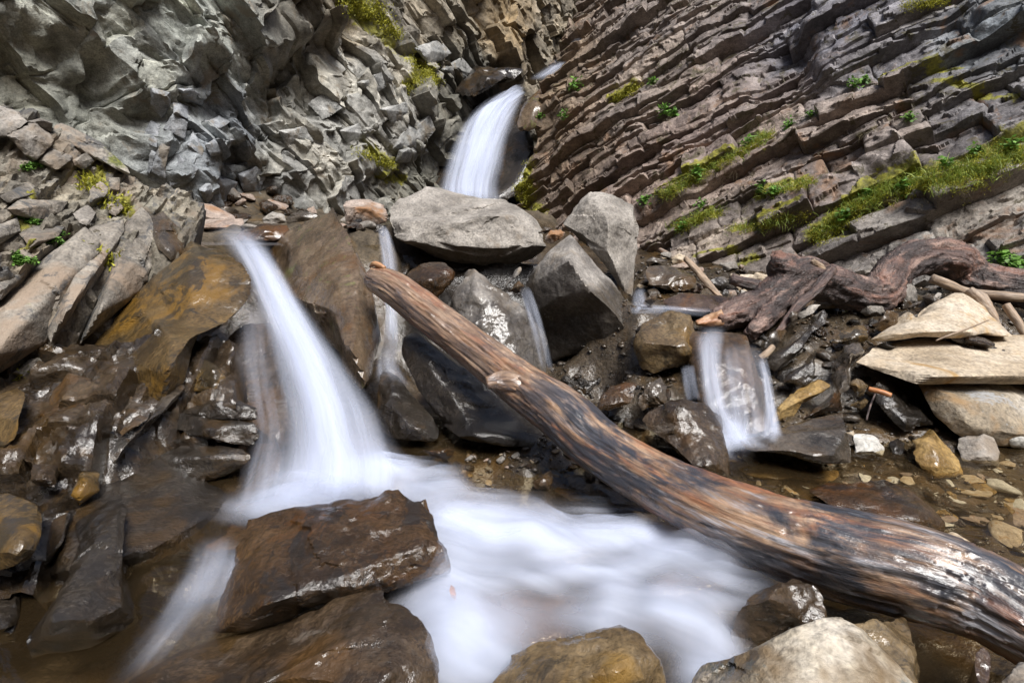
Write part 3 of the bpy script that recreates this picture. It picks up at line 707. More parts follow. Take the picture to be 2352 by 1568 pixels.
rock('stone', 'small brown stone at the edge of the foam below the dark rock', 'wet_brown', 2.42, [(962,1040),(985,1028),(1030,1022),(1044,1030),(1044,1050),(1015,1062),(980,1055)], [(1020,1036,-.05)], thick=.15, lvl=4, cat='stone')
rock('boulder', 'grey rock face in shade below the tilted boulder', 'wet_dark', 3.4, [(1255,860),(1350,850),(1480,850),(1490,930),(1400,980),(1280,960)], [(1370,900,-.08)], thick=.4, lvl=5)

# left: wet ledge, chute rocks
rock('boulder', 'big wet ochre-spotted rock ledge left of the cascade', 'wet_ochre', 2.85,
     [(430,545,.5),(450,552,.5),(468,571,.42),(533,593,.3),(574,640,.15),(577,665,.1),(540,704,.1),(541,737,-.02),(505,802,-.15),(479,830,-.2),(440,900,-.35),(378,930,-.45),(300,930,-.3),(222,880,-.12),(180,832,-.1),(223,769,.05),(324,650,.25),(400,580,.42)],
     [(464,580,.25),(403,645,.0),(383,704,-.12),(382,769,-.22),(376,815,-.3),(398,862,-.38),(480,700,-.02),(470,640,.08)], thick=.5, lvl=6, p=130, amp=.012, fac=.02, nf=30, chips=10)
rock('boulder', 'wet dark brown rock behind the veil of the cascade', 'umber', 2.9,
     [(500,800,.05),(560,740,.2),(640,740,.2),(680,800,.1),(690,900,-.05),(690,1000,-.2),(640,1050,-.3),(580,1020,-.25),(540,930,-.1)], [(600,850,-.08),(640,950,-.25)], thick=.4, lvl=5, p=20, fac=.015)
rock('boulder', 'wet rust-brown rock left of the cascade foot', 'reddish', 2.5,
     [(590,1015,.1),(640,1000,.05),(668,1010,0),(660,1060,-.05),(640,1110,-.12),(600,1160,-.2),(560,1175,-.2),(500,1190,-.2),(480,1170,-.15),(520,1100,0)], [(600,1080,-.12)], thick=.3, lvl=5, fac=.015)
rock('rock_slab', 'wedge-shaped wet block topping the dark stepped ledge', 'wet_ochre', 2.58, [(440,850,.05),(475,822,.08),(520,850,.0),(545,885,-.02),(553,906,-.03),(500,905,-.06),(450,900,-.05)], [(490,850,-.06)], thick=.2, lvl=5, p=130, cat='rock slab', fac=.012)
rock('rock_slab', 'glossy upper step of the dark stepped ledge', 'wet_dark', 2.5, [(410,930,.05),(440,905,.08),(500,900,.06),(560,915,.03),(590,935,.0),(592,962,-.02),(540,975,-.05),(470,965,-.07),(420,950,-.05)], [(500,925,-.08)], thick=.25, lvl=5, p=130, cat='rock slab', fac=.014)
rock('rock_slab', 'long dark slab jutting below the stepped ledge', 'wet_dark', 2.42, [(385,975,.02),(415,942,.06),(500,955,.02),(585,970,0),(600,1005,-.02),(585,1025,-.03),(500,1028,-.06),(420,1010,-.05)], [(480,985,-.09)], thick=.3, lvl=5, p=130, cat='rock slab', fac=.014)
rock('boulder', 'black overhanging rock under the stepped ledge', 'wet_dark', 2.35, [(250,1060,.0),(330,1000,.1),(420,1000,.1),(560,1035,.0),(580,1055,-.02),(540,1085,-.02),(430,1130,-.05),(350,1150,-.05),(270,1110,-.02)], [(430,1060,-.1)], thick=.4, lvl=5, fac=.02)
rock('rock_slab', 'pale glistening flat slab beneath the ochre ledge', 'wet_grey', 2.3, [(306,902,.1),(350,920,.06),(342,953,.0),(312,985,-.05),(262,1025,-.1),(216,1028,-.08),(222,982,.0),(262,930,.08)], [(285,965,-.05)], thick=.12, lvl=5, p=130, cat='rock slab', fac=.01)
rock('rock_slab', 'long silver-edged wet slab running down from the ochre ledge', 'wet_grey', 2.3, [(403,866,.2),(437,877,.18),(392,950,.05),(350,992,-.03),(300,1035,-.12),(262,1075,-.18),(248,1062,-.18),(300,1000,-.05),(385,930,.08)], [(350,975,-.06)], thick=.15, lvl=5, p=130, cat='rock slab', fac=.01)
rock('boulder', 'square wet block with rusty patch under the tan slabs', 'umber', 2.35, [(155,845,.1),(240,877,.08),(240,903,.02),(206,946,-.05),(204,1018,-.12),(120,1030,-.15),(45,1015,-.1),(90,920,.0)], [(190,925,-.05),(120,960,-.06)], dome=.35, thick=.3, lvl=5, p=130, fac=.014)
rock('boulder', 'small ochre-stained block at the left edge of the rocks', 'wet_ochre', 2.2, [(0,905,.05),(40,885,.06),(85,910,.03),(70,960,-.03),(20,1035,-.12),(-60,1050,-.1),(-60,930,.02)], [(40,925,-.03)], dome=.35, thick=.3, lvl=5, p=130, fac=.012)
rock('boulder', 'low wet block with thin moss at the far left edge', 'umber', 1.95, [(36,1060,.08),(60,1040,.1),(130,1065,.06),(140,1090,.02),(125,1120,-.02),(60,1115,-.03)], [(90,1075,-.04)], dome=.35, thick=.2, lvl=5, fac=.012)
rock('boulder', 'knobbly golden-brown wet block above the bottom-left hollow', 'wet_ochre', 2.0, [(137,1110,.05),(150,1075,.1),(190,1065,.1),(235,1085,.06),(230,1130,.0),(185,1158,-.04),(150,1150,-.03)], [(190,1100,-.05)], dome=.35, thick=.25, lvl=5, fac=.012)
rock('boulder', 'smooth glossy rusty boulder cut off by the left edge', 'wet_ochre', 1.72, [(-80,1120,.1),(0,1112,.1),(60,1120,.06),(108,1150,.02),(115,1190,-.02),(85,1280,-.1),(40,1310,-.12),(-40,1330,-.12),(-120,1250,0)], [(30,1190,-.08)], dome=.35, thick=.4, lvl=5, p=16, fac=.01)
rock('boulder', 'dark block below the golden-brown block at left', 'wet_dark', 1.85, [(115,1165,.05),(160,1150,.06),(200,1170,.03),(170,1240,-.05),(130,1300,-.1),(60,1330,-.1),(90,1250,0)], [(145,1195,-.04)], dome=.35, thick=.3, lvl=5, fac=.012)
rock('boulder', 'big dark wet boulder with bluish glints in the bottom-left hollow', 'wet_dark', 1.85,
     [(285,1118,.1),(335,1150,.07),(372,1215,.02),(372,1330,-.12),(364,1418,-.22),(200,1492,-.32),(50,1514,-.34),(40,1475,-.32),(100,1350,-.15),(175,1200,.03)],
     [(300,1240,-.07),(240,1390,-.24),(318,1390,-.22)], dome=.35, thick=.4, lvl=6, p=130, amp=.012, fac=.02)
rock('boulder', 'dark brown rock beside the small left cascade', 'wet_dark', 1.95, [(320,1190,.15),(360,1200,.14),(400,1240,.08),(440,1315,-.02),(420,1370,-.1),(370,1420,-.16),(345,1400,-.14),(330,1280,0)], [(370,1290,-.04)], dome=.35, thick=.3, lvl=5, fac=.014)
rock('boulder', 'reddish rock in shade above the small left cascade', 'reddish', 2.15, [(440,1190,.1),(520,1175,.1),(580,1200,.0),(570,1270,-.08),(500,1290,-.1),(450,1270,-.05)], [(520,1225,-.05)], dome=.35, thick=.3, lvl=5, fac=.012)
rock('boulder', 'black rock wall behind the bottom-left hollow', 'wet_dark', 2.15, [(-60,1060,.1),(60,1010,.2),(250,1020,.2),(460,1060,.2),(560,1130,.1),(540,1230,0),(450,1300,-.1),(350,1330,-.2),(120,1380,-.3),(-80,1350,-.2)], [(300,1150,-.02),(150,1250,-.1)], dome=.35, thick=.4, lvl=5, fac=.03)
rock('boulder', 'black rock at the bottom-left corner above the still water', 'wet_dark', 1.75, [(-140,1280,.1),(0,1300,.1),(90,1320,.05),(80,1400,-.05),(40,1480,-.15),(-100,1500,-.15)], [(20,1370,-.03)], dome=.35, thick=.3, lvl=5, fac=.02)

# foreground boulders in the stream
rock('boulder', 'glossy wet brown boulder with rusty flank in the foaming stream', 'wet_brown', 1.75,
     [(578,1195,.1),(700,1160,.12),(810,1135,.14),(930,1115,.16),(966,1135,.14),(992,1172,.1),(1003,1205,.08),(1040,1230,.04),(1053,1262,.0),(1050,1295,-.04),(1040,1335,-.06),(985,1358,-.08),(860,1392,-.12),(700,1425,-.15),(485,1455,-.2),(520,1372,-.1),(545,1300,-.02)],
     [(560,1420,-.18),(600,1330,-.1),(700,1330,-.13),(830,1290,-.13),(960,1255,-.08),(1020,1260,-.05)], thick=.3, lvl=6, p=130, amp=.012, fac=.022, nf=34, chips=12)
rock('boulder', 'brown veined boulder with split ridge at the bottom edge', 'umber', 1.45,
     [(250,1640,-.1),(310,1560,.0),(420,1480,.06),(560,1420,.1),(650,1388,.12),(745,1360,.13),(865,1348,.12),(935,1388,.06),(962,1430,.02),(987,1472,-.02),(998,1512,-.05),(985,1580,-.1),(930,1680,-.15)],
     [(870,1420,.0),(850,1500,-.08),(825,1600,-.18),(740,1420,.03),(600,1480,-.02),(650,1560,-.12)], drop=.25, thick=.25, lvl=6, p=130, amp=.011, fac=.014, chips=10)
rock('boulder', 'angular ochre-flecked rock standing in foam at the bottom middle', 'ochre', 1.3,
     [(1110,1620,-.05),(1150,1545,.02),(1200,1482,.08),(1245,1470,.1),(1330,1462,.1),(1385,1440,.1),(1443,1420,.1),(1465,1432,.08),(1502,1482,.03),(1530,1528,-.02),(1510,1600,-.08),(1300,1660,-.1)],
     [(1250,1490,.03),(1330,1560,-.08),(1440,1470,.03)], drop=.25, thick=.2, lvl=5, p=130, fac=.012)
rock('boulder', 'large pale mottled boulder cut by the bottom edge', 'pale_boulder', 1.2,
     [(1570,1620,.0),(1574,1535,.05),(1592,1482,.08),(1640,1442,.1),(1690,1420,.1),(1760,1380,.12),(1790,1355,.12),(1850,1350,.11),(1885,1370,.09),(1925,1402,.06),(2003,1470,.0),(2063,1530,-.05),(2130,1610,-.1),(1850,1720,-.15)],
     [(1700,1460,.0),(1820,1420,.0),(1880,1520,-.1),(1750,1550,-.1)], drop=.25, thick=.25, lvl=6, p=45, amp=.01, fac=.012)
rock('boulder', 'wet yellow-brown boulder under the thick end of the log', 'ochre', 1.32,
     [(1890,1400,.06),(2000,1390,.08),(2130,1435,.05),(2172,1490,.0),(2198,1540,-.04),(2205,1600,-.08),(2100,1680,-.1),(1950,1560,-.02)], [(2090,1500,-.06)], drop=.25, thick=.25, lvl=5, p=14, fac=.008)
rock('boulder', 'dark reddish stone tucked behind the pale mottled boulder', 'umber', 1.47, [(1685,1405,.02),(1740,1352,.06),(1800,1330,.08),(1870,1338,.06),(1900,1400,0),(1780,1440,-.03)], [(1790,1370,-.03)], drop=.25, thick=.2, lvl=5, p=16, fac=.006)
rock('stone', 'small glossy red-brown stone at the bottom right', 'reddish', 1.22, [(2215,1500,.02),(2255,1485,.03),(2305,1525,.0),(2300,1590,-.04),(2240,1620,-.05),(2210,1560,0)], [(2255,1530,-.03)], drop=.25, thick=.12, lvl=5, p=14, cat='stone', fac=.005)
rock('stone', 'plain tan stone in the bottom right corner', 'grey_dry', 1.15, [(2300,1568,.02),(2340,1530,.04),(2420,1530,.03),(2440,1620,-.04),(2320,1640,-.05)], [(2360,1570,-.02)], drop=.25, thick=.12, lvl=5, cat='stone', fac=.006)
rock('boulder', 'long smooth tan boulder under the log at the right edge', 'tan', 1.62, [(2150,1230,.12),(2200,1210,.15),(2260,1235,.12),(2352,1300,.05),(2460,1380,0),(2440,1440,-.05),(2300,1400,-.02),(2180,1300,.05)], [(2290,1300,-.02)], thick=.25, lvl=5, p=20, fac=.008)
rock('boulder', 'brown wet boulder with glossy back rising from the clear pool', 'wet_brown', 2.1,
     [(1852,1128,.12),(1890,1110,.15),(1940,1097,.17),(1975,1108,.16),(2018,1094,.16),(2068,1116,.12),(2135,1160,.04),(2180,1200,-.03),(2170,1230,-.06),(2000,1230,-.06),(1900,1170,.02)], [(1960,1150,.0),(2030,1130,.05),(2080,1180,-.05)], thick=.25, lvl=5, p=22, fac=.012)
rock('boulder', 'angular brown-grey boulder between the log and the small fall', 'umber', 2.4,
     [(1465,960,.05),(1500,935,.08),(1570,908,.1),(1612,920,.08),(1661,953,.04),(1650,1003,-.02),(1626,1035,-.06),(1680,1098,-.12),(1600,1100,-.12),(1530,1050,-.05),(1470,1010,.0)], [(1570,950,-.02),(1575,1010,-.08)], thick=.3, lvl=5, p=130, fac=.016)
rock('boulder', 'ochre-stained block with dark underside at the lip of the small fall', 'ochre', 2.98,
     [(1455,790,.1),(1480,735,.15),(1510,716,.18),(1560,718,.16),(1595,727,.12),(1600,758,.06),(1596,790,.0),(1605,822,-.02),(1577,843,.02),(1500,855,.05),(1470,840,.08)], [(1480,795,-.04),(1540,800,-.08),(1590,800,-.06)], thick=.4, lvl=5, p=130, fac=.014)
rock('boulder', 'purple-brown rock face that the small fall runs over', 'umber', 2.92,
     [(1590,765,.12),(1660,762,.14),(1730,776,.1),(1745,823,.02),(1765,902,-.12),(1782,1000,-.28),(1700,1030,-.32),(1620,1020,-.3),(1585,900,-.1)], [(1640,800,.0),(1690,900,-.16),(1700,990,-.32)], thick=.35, lvl=5, p=20, fac=.014)
rock('boulder', 'dark grey plank-shaped rock in the water below the small fall', 'wet_grey', 2.45,
     [(1686,1014,.05),(1728,1000,.06),(1788,974,.1),(1855,955,.13),(1942,946,.12),(1957,970,.05),(1960,1025,-.02),(1960,1068,-.08),(1880,1072,-.08),(1800,1056,-.05),(1730,1044,-.01)], [(1780,1000,.0),(1880,985,.0),(1950,978,.0)], thick=.25, lvl=5, p=70, amp=.006, fac=.008)
rock('rock_slab', 'thin golden slab tilted beside the small fall', 'gold', 2.62, [(1768,968,.0),(1786,928,.03),(1836,899,.06),(1842,881,.08),(1880,865,.1),(1912,884,.08),(1868,922,.03),(1830,952,-.01),(1779,976,-.03)], [(1830,925,-.02)], thick=.06, lvl=5, p=130, cat='rock slab', amp=.006, fac=.006, back=.9)
rock('stone', 'brown block lying under the golden slab', 'wet_brown', 2.68, [(1830,952),(1868,922),(1915,885),(1935,900),(1945,948),(1900,965),(1845,968)], [(1890,935,-.05)], thick=.2, lvl=5, cat='stone', fac=.008)
rock('boulder', 'dark tilted block with tan smear under the gnarled trunk', 'wet_dark', 3.05, [(1782,787,.05),(1822,751,.08),(1870,705,.15),(1890,700,.16),(1910,722,.12),(1903,758,.05),(1852,812,-.02),(1779,857,-.05),(1752,832,-.02)], [(1830,775,-.03),(1850,800,-.06)], thick=.25, lvl=5, p=130, fac=.008)
rock('boulder', 'bluish black block below the dark tilted block', 'wet_dark', 2.9, [(1798,850,.02),(1870,798,.08),(1885,822,.05),(1889,864,-.02),(1850,885,-.04),(1798,880,-.03)], [(1860,840,-.03)], thick=.2, lvl=5, p=130, fac=.008)
rock('boulder', 'grey stone wedge leaning at the left of the tan slabs', 'wet_grey', 2.8, [(1905,860,.08),(1940,790,.15),(1975,785,.15),(2005,820,.08),(1975,850,.0),(1960,895,-.04),(1925,905,-.03)], [(1955,830,-.02)], thick=.25, lvl=5, fac=.012)
rock('rock_slab', 'triangular tan slab with straight dark edge below the trunk', 'tan', 3.0, [(1990,785,.0),(2034,755,.1),(2110,712,.28),(2189,672,.42),(2207,669,.42),(2262,704,.3),(2325,772,.06),(2240,775,.0),(2050,782,-.02)], [(2046,764,-.02),(2232,744,.04)], thick=.12, lvl=5, p=130, cat='rock slab', amp=.005, fac=.005, back=.9)
rock('rock_slab', 'broad ochre slab lying flat at the right edge', 'tan', 2.85, [(1962,832,.02),(2010,794,.2),(2153,772,.35),(2352,768,.35),(2520,790,.3),(2520,880,-.1),(2352,858,-.06),(2200,868,-.1),(2155,870,-.12),(2103,884,-.16),(2060,852,-.08)], [(2030,842,-.02),(2300,830,-.02)], thick=.14, lvl=5, p=130, cat='rock slab', amp=.008, fac=.008, back=.9)
rock('boulder', 'massive tan and grey block under the broad slab at right edge', 'mottled_tan', 2.45, [(2095,886,.1),(2153,866,.2),(2352,856,.28),(2520,860,.25),(2540,1010,-.02),(2400,1030,-.06),(2250,1020,-.06),(2190,1003,-.04),(2165,975,.0),(2120,920,.08)], [(2187,896,-.02),(2352,918,-.04),(2480,930,-.04)], thick=.3, lvl=5, p=70, fac=.01)
rock('boulder', 'black and silver wet rock left of the massive tan block', 'wet_dark', 2.5, [(1990,880,.05),(2027,866,.1),(2060,872,.1),(2100,890,.08),(2126,926,.03),(2155,976,-.03),(2082,995,-.06),(2010,940,-.02)], [(2050,905,-.03),(2100,950,-.06)], thick=.25, lvl=5, p=130, fac=.012)
rock('stone', 'pale grey triangular stone at the right pool edge', 'grey_dry', 2.2, [(2186,1008,.05),(2265,978,.08),(2280,986,.06),(2308,1035,-.01),(2300,1072,-.04),(2211,1060,-.03)], [(2258,1000,.0)], thick=.2, lvl=5, p=130, cat='stone', fac=.008)
rock('boulder', 'golden wet rock with white glint at the pool edge', 'gold', 2.25, [(2081,1002,.05),(2142,971,.08),(2172,1010,.03),(2206,1038,.0),(2220,1092,-.07),(2146,1098,-.08),(2096,1056,-.03)], [(2135,1010,-.03),(2150,1050,-.05)], thick=.2, lvl=5, p=22, fac=.01)
rock('stone', 'flat white stone at the pool edge', 'pale', 2.35, [(1959,995,.05),(2009,997,.05),(2034,1026,.0),(2032,1048,-.03),(1959,1044,-.03)], [(1995,1018,-.03)], thick=.12, lvl=4, cat='stone', fac=.006)
rock('stone', 'dark shiny stone between the flat white stone and golden rock', 'wet_dark', 2.3, [(2035,1015,.03),(2060,1003,.04),(2088,1020,.02),(2085,1055,-.03),(2040,1052,-.02)], [(2060,1025,-.03)], thick=.15, lvl=4, cat='stone', fac=.008)
rock('stone', 'cream white rounded stone at the right edge of the bank', 'pale', 2.2, [(2300,1010),(2330,990),(2390,992),(2400,1020),(2350,1032),(2310,1025)], [(2345,1008,-.04)], thick=.1, lvl=4, p=10, cat='stone', fac=.004)
rock('stone', 'small tan slab leaning among stones below the golden slab', 'ochre', 2.55, [(1945,930),(1985,905),(2000,925),(1975,950)], [(1975,925,-.03)], thick=.08, lvl=4, cat='stone')
rock('stone', 'yellow-brown knob of stone left of the broad slab', 'ochre', 2.6, [(1948,880),(1975,862),(1995,872),(1998,895),(1975,912),(1955,902)], [(1972,885,-.05)], thick=.1, lvl=4, p=12, cat='stone')
rock('stone', 'orange-brown slab under the water of the clear pool', 'gold', 2.56, [(1690,1075,.05),(1755,1056,.08),(1865,1064,.06),(1940,1082,.02),(1905,1110,-.05),(1800,1108,-.05),(1720,1095,-.02)], [(1810,1082,-.03)], thick=.1, lvl=5, p=16, cat='stone', fac=.006)
rock('boulder', 'brown flat rock in the corner between log and jam', 'wet_brown', 2.75, [(1366,944,-.03),(1378,905,.0),(1395,884,.04),(1440,872,.08),(1474,876,.06),(1462,905,.0),(1450,926,-.02),(1400,942,-.04)], [(1420,905,-.03)], thick=.15, lvl=5, p=130, fac=.01)
rock('stone', 'dark cracked stone right of the brown flat rock', 'wet_grey', 2.72, [(1458,910),(1480,875,.05),(1510,868,.06),(1538,890,.02),(1530,930,-.02),(1475,945,-.02)], [(1500,900,-.05)], thick=.15, lvl=5, cat='stone', fac=.01)
rock('stone', 'black wedge stone under the right corner of the tilted boulder', 'wet_dark', 3.2, [(1455,760),(1480,725),(1500,740),(1490,780),(1460,795)], [(1478,755,-.05)], thick=.15, lvl=4, cat='stone')
# beyond the jam
rock('boulder', 'long pinkish boulder at the far side of the upper pool', 'pink', 5.0, [(352,470,.05),(380,460,.1),(440,460,.12),(500,472,.1),(540,495,.05),(545,508),(430,512,-.05),(370,505,-.03)], [(450,482,-.1)], thick=.4, lvl=5, p=20, fac=.01)
rock('rock_slab', 'low flat slab at the brim of the upper pool', 'pink', 4.6, [(425,512,.05),(480,503,.1),(560,502,.08),(563,518,0),(500,527,-.05),(435,525,-.03)], [(500,512,-.04)], thick=.2, lvl=5, cat='rock slab', fac=.008)
rock('stone', 'rust-orange wet stone in the chute of the upper pool', 'reddish', 4.0, [(538,548,.0),(560,525,.08),(610,512,.12),(660,515,.1),(670,530,.05),(640,555,-.03),(580,560,-.05)], [(610,530,-.05)], thick=.2, lvl=5, p=18, cat='stone', fac=.008)
rock('stone', 'small square stone behind the tall tawny boulder', 'grey_dry', 4.5, [(600,505),(625,485),(660,495),(665,512),(620,520)], [(635,500,-.05)], thick=.2, lvl=4, cat='stone')
rock('stone', 'dark flat stone left of the tall tawny boulder', 'wet_grey', 4.5, [(655,500),(690,480),(730,490),(735,505),(700,520),(660,515)], [(695,498,-.05)], thick=.2, lvl=4, cat='stone')
rock('boulder', 'dark wet ledge that the main waterfall drops over', 'wet_dark', 10.3, [(1000,300,.3),(1060,240,.4),(1150,195,.5),(1215,190,.4),(1230,300,0),(1220,470,-.3),(1120,500,-.4),(1000,500,-.3),(980,400,0)], [(1110,300,-.05),(1090,420,-.4)], thick=1.2, lvl=5, fac=.06, amp=.03)
rock('boulder', 'black overhanging rock above the notch of the main waterfall', 'wet_dark', 10.2, [(1040,215,.2),(1080,150,.4),(1150,140,.5),(1200,160,.5),(1195,188,.3),(1140,202,.1),(1090,225,.0)], [(1120,180,-.1)], thick=.8, lvl=5, fac=.05, amp=.03)
rock('boulder', 'rounded brown rock at the right lip of the main waterfall', 'slab_brown', 9.6, [(1185,300,.2),(1200,230,.5),(1270,170,.9),(1340,110,1.4),(1350,170,1.0),(1330,240,.4),(1280,290,.1),(1200,310,.1)], [(1250,240,-.1)], thick=1.0, lvl=5, p=16, fac=.05, amp=.03)
rock('boulder', 'dark wet block among stones below the right cliff', 'wet_grey', 4.0, [(1478,620,.05),(1500,606,.1),(1560,612,.1),(1598,630,.05),(1602,660,-.02),(1560,672,-.05),(1490,655,-.03)], [(1545,635,-.05)], thick=.3, lvl=5, fac=.012)
rock('boulder', 'smooth brown rock washed by the little stream at right', 'reddish', 3.55, [(1520,690,.05),(1560,672,.1),(1640,675,.12),(1720,690,.08),(1740,715,-.02),(1640,725,-.06),(1540,718,-.04)], [(1620,695,-.03)], thick=.25, lvl=5, p=14, fac=.008)
rock('stone', 'blue-grey stone beside the tiny fall at the right of the jam', 'wet_grey', 3.4, [(1478,690),(1500,668,.02),(1516,672,.02),(1512,695),(1495,706)], [(1498,686,-.03)], thick=.1, lvl=4, cat='stone')
rock('stone', 'round pale grey cobble resting against the gnarled trunk', 'grey_dry', 3.7, [(2056,672),(2065,652),(2095,648),(2108,665),(2112,690),(2090,702),(2066,694)], [(2085,672,-.06)], thick=.12, lvl=4, p=10, cat='stone', fac=.004)
rock('stone', 'slate-blue flat stone between the cobble and tan slab', 'wet_grey', 3.45, [(2078,706),(2105,690),(2124,690),(2112,704),(2085,718)], [(2100,702,-.03)], thick=.08, lvl=4, cat='stone')
rock('stone', 'small grey stone above the tip of the tan slab', 'grey_dry', 3.6, [(2132,692),(2150,668),(2168,674),(2160,690)], [(2150,684,-.03)], thick=.08, lvl=4, cat='stone')
rock('stone', 'grey slab stone in shadow beneath the bent trunk', 'wet_grey', 3.35, [(1995,745),(2035,712),(2075,722),(2060,748),(2030,765)], [(2035,738,-.04)], thick=.1, lvl=4, cat='stone')
rock('stone', 'olive stone among wet stones under the trunk', 'wet_ochre', 3.1, [(1905,790),(1935,750,.04),(1985,745,.05),(2000,775),(1960,800)], [(1950,772,-.04)], thick=.15, lvl=4, cat='stone')
rock('stone', 'smooth dark wet stone under the forked root', 'wet_grey', 3.25, [(1740,800),(1755,765),(1795,745,.03),(1812,760,.03),(1790,795),(1760,820)], [(1775,782,-.04)], thick=.15, lvl=4, p=14, cat='stone')
rock('stone', 'grey flat stone under the forked root', 'grey_dry', 3.4, [(1822,722),(1850,698,.04),(1885,700,.04),(1865,720),(1840,735)], [(1852,715,-.03)], thick=.1, lvl=4, cat='stone')
rock('stone', 'little bluish stone beside the thin root branch', 'wet_grey', 3.25, [(1805,730),(1820,712),(1838,720),(1835,735),(1815,745)], [(1821,728,-.03)], thick=.08, lvl=4, cat='stone')
rock('stone', 'angular buff stone left of the upright root stub', 'tan', 4.2, [(1720,650),(1735,622),(1765,628),(1765,652),(1740,655)], [(1744,640,-.04)], thick=.15, lvl=4, cat='stone')
rock('stone', 'buff stone with a flat face behind the leaning stick', 'tan', 4.3, [(1690,640),(1700,628),(1735,632),(1735,650),(1700,655)], [(1712,640,-.03)], thick=.15, lvl=4, cat='stone')
rock('stone', 'grey-brown stone behind the leaning stick', 'grey', 4.2, [(1620,650),(1645,632),(1680,640),(1690,665),(1650,680)], [(1655,655,-.04)], thick=.15, lvl=4, cat='stone')
rock('stone', 'light grey stone in front of the mossy old log', 'grey_dry', 3.9, [(1680,690),(1700,662),(1728,676),(1732,690),(1705,696)], [(1705,680,-.03)], thick=.12, lvl=4, cat='stone')
rock('stone', 'orange-brown stone at the foot of the right cliff', 'tan', 4.6, [(1538,592),(1560,578),(1580,590),(1578,604),(1545,606)], [(1560,594,-.03)], thick=.12, lvl=4, cat='stone')
rock('stone', 'thin dark slate at the foot of the right cliff', 'wet_grey', 4.5, [(1482,600),(1500,588),(1535,598),(1530,610),(1490,612)], [(1508,602,-.03)], thick=.12, lvl=4, cat='stone')
rock('stone', 'flat brown stone at the foot of the right cliff', 'pink', 4.5, [(1535,612),(1570,602),(1600,606),(1595,616),(1550,620)], [(1568,611,-.03)], thick=.12, lvl=4, cat='stone')
rock('stone', 'dull green-grey stone near the end of the leaning stick', 'grey', 3.9, [(1640,685),(1660,660),(1680,668),(1670,690)], [(1662,678,-.03)], thick=.1, lvl=4, cat='stone')


# slabs and blocks of the outcrop and the far-left cliff that stand out singly
def hit_depth(bvh, x, y):
    h, n = ray(bvh, x, y)
    if h is None: return None
    return (h[1]) * cP - (h[2] - CAM_H) * sP

def slab_on(bvh, parent, part, mat, sil, proud=.04, thick=.2, tilt=(0, 0), lvl=5, ridge=True, **kw):
    ds = [hit_depth(bvh, *q) for q in sil]
    ok = [q for q in ds if q is not None]
    if not ok: return None
    m = sum(ok) / len(ok)
    ds = [q if q is not None else m for q in ds]
    cx = sum(q[0] for q in sil) / len(sil); cy_ = sum(q[1] for q in sil) / len(sil)
    A = np.array([[q[0] - cx, q[1] - cy_, 1] for q in sil]); co = np.linalg.lstsq(A, np.array(ds), rcond=None)[0]
    f = lambda x, y: co[0] * (x - cx) + co[1] * (y - cy_) + co[2]
    s2 = [(x, y, f(x, y) - proud - m) for x, y in sil]
    rd = [(cx + tilt[0], cy_ + tilt[1], co[2] - proud * 1.5 - m)] if ridge else ()
    return rock(part, None, mat, m, s2, rd, thick=thick, lvl=lvl, parent=parent, back=.9, dome=.0, **kw)

for i_, (mt, pr, th_, sil) in enumerate([
  ('slab_tan', .10, .25, [(194,521),(230,550),(228,578),(150,660),(104,744),(108,787),(0,852),(-90,900),(-80,770),(0,700),(90,604)]),
  ('slab_tan', .03, .2, [(205,525),(281,506),(286,531),(250,600),(205,672),(115,790),(108,760),(160,660),(232,575)]),
  ('slab_tan', .06, .2, [(290,512),(324,478),(346,500),(361,535),(349,614),(324,668),(248,725),(182,790),(232,700),(259,593)]),
  ('slab_tan', .0, .2, [(191,755),(162,812),(104,880),(47,876),(0,866),(86,812)]),
  ('grey_dry', .12, .25, [(15,312),(67,287),(84,283),(119,308),(123,325),(102,354),(81,370),(48,348)]),
  ('grey_dry', .08, .25, [(-40,250),(0,243),(40,256),(63,279),(15,312),(-40,320)]),
  ('grey_dry', .05, .2, [(63,279),(92,272),(121,283),(119,304),(86,285)]),
  ('slab_tan', .05, .2, [(123,287),(140,281),(173,297),(230,327),(255,348),(296,389),(298,404),(240,370),(173,322),(125,320)]),
  ('grey_dry', .06, .2, [(113,339),(167,358),(165,368),(131,390),(83,371)]),
  ('slab_tan', .08, .15, [(167,368),(198,350),(222,366),(192,390),(172,380)]),
  ('slab_tan', .07, .15, [(207,438),(230,418),(251,436),(242,451),(207,467)]),
  ('slab_tan', .06, .15, [(250,408),(276,408),(275,437),(250,440)]),
  ('slab_tan', .06, .2, [(0,450),(65,416),(94,439),(21,468)]),
  ('slab_tan', .08, .2, [(13,480),(48,456),(159,462),(140,485),(92,508),(33,493)]),
  ('grey_dry', .06, .15, [(169,492),(200,471),(222,489),(202,520),(182,512)]),
  ('slab_tan', .05, .15, [(246,469),(273,456),(284,477),(266,498),(250,490)]),
  ('wet_grey', .06, .25, [(340,492),(375,483),(396,519),(430,545),(425,575),(395,600),(362,570),(355,530)]),
  ('slab_tan', .06, .2, [(44,537),(88,512),(152,520),(134,545),(70,570)]),
  ('slab_tan', .05, .2, [(-20,520),(40,500),(46,530),(0,560),(-30,560)]),
  ('slab_tan', .05, .2, [(-30,600),(40,570),(80,590),(50,640),(0,690),(-40,680)]),
  ('wet_grey', .02, .2, [(60,830),(130,800),(150,850),(90,920),(20,960),(-20,930)]),
  ]):
    slab_on(BV_O, outcrop, 'rock_slab', mt, sil, pr * .45, th_, p=200, fac=.02, amp=.007, nf=12, chips=0, ridge=False, lvl=6 if i_ < 4 else 5)
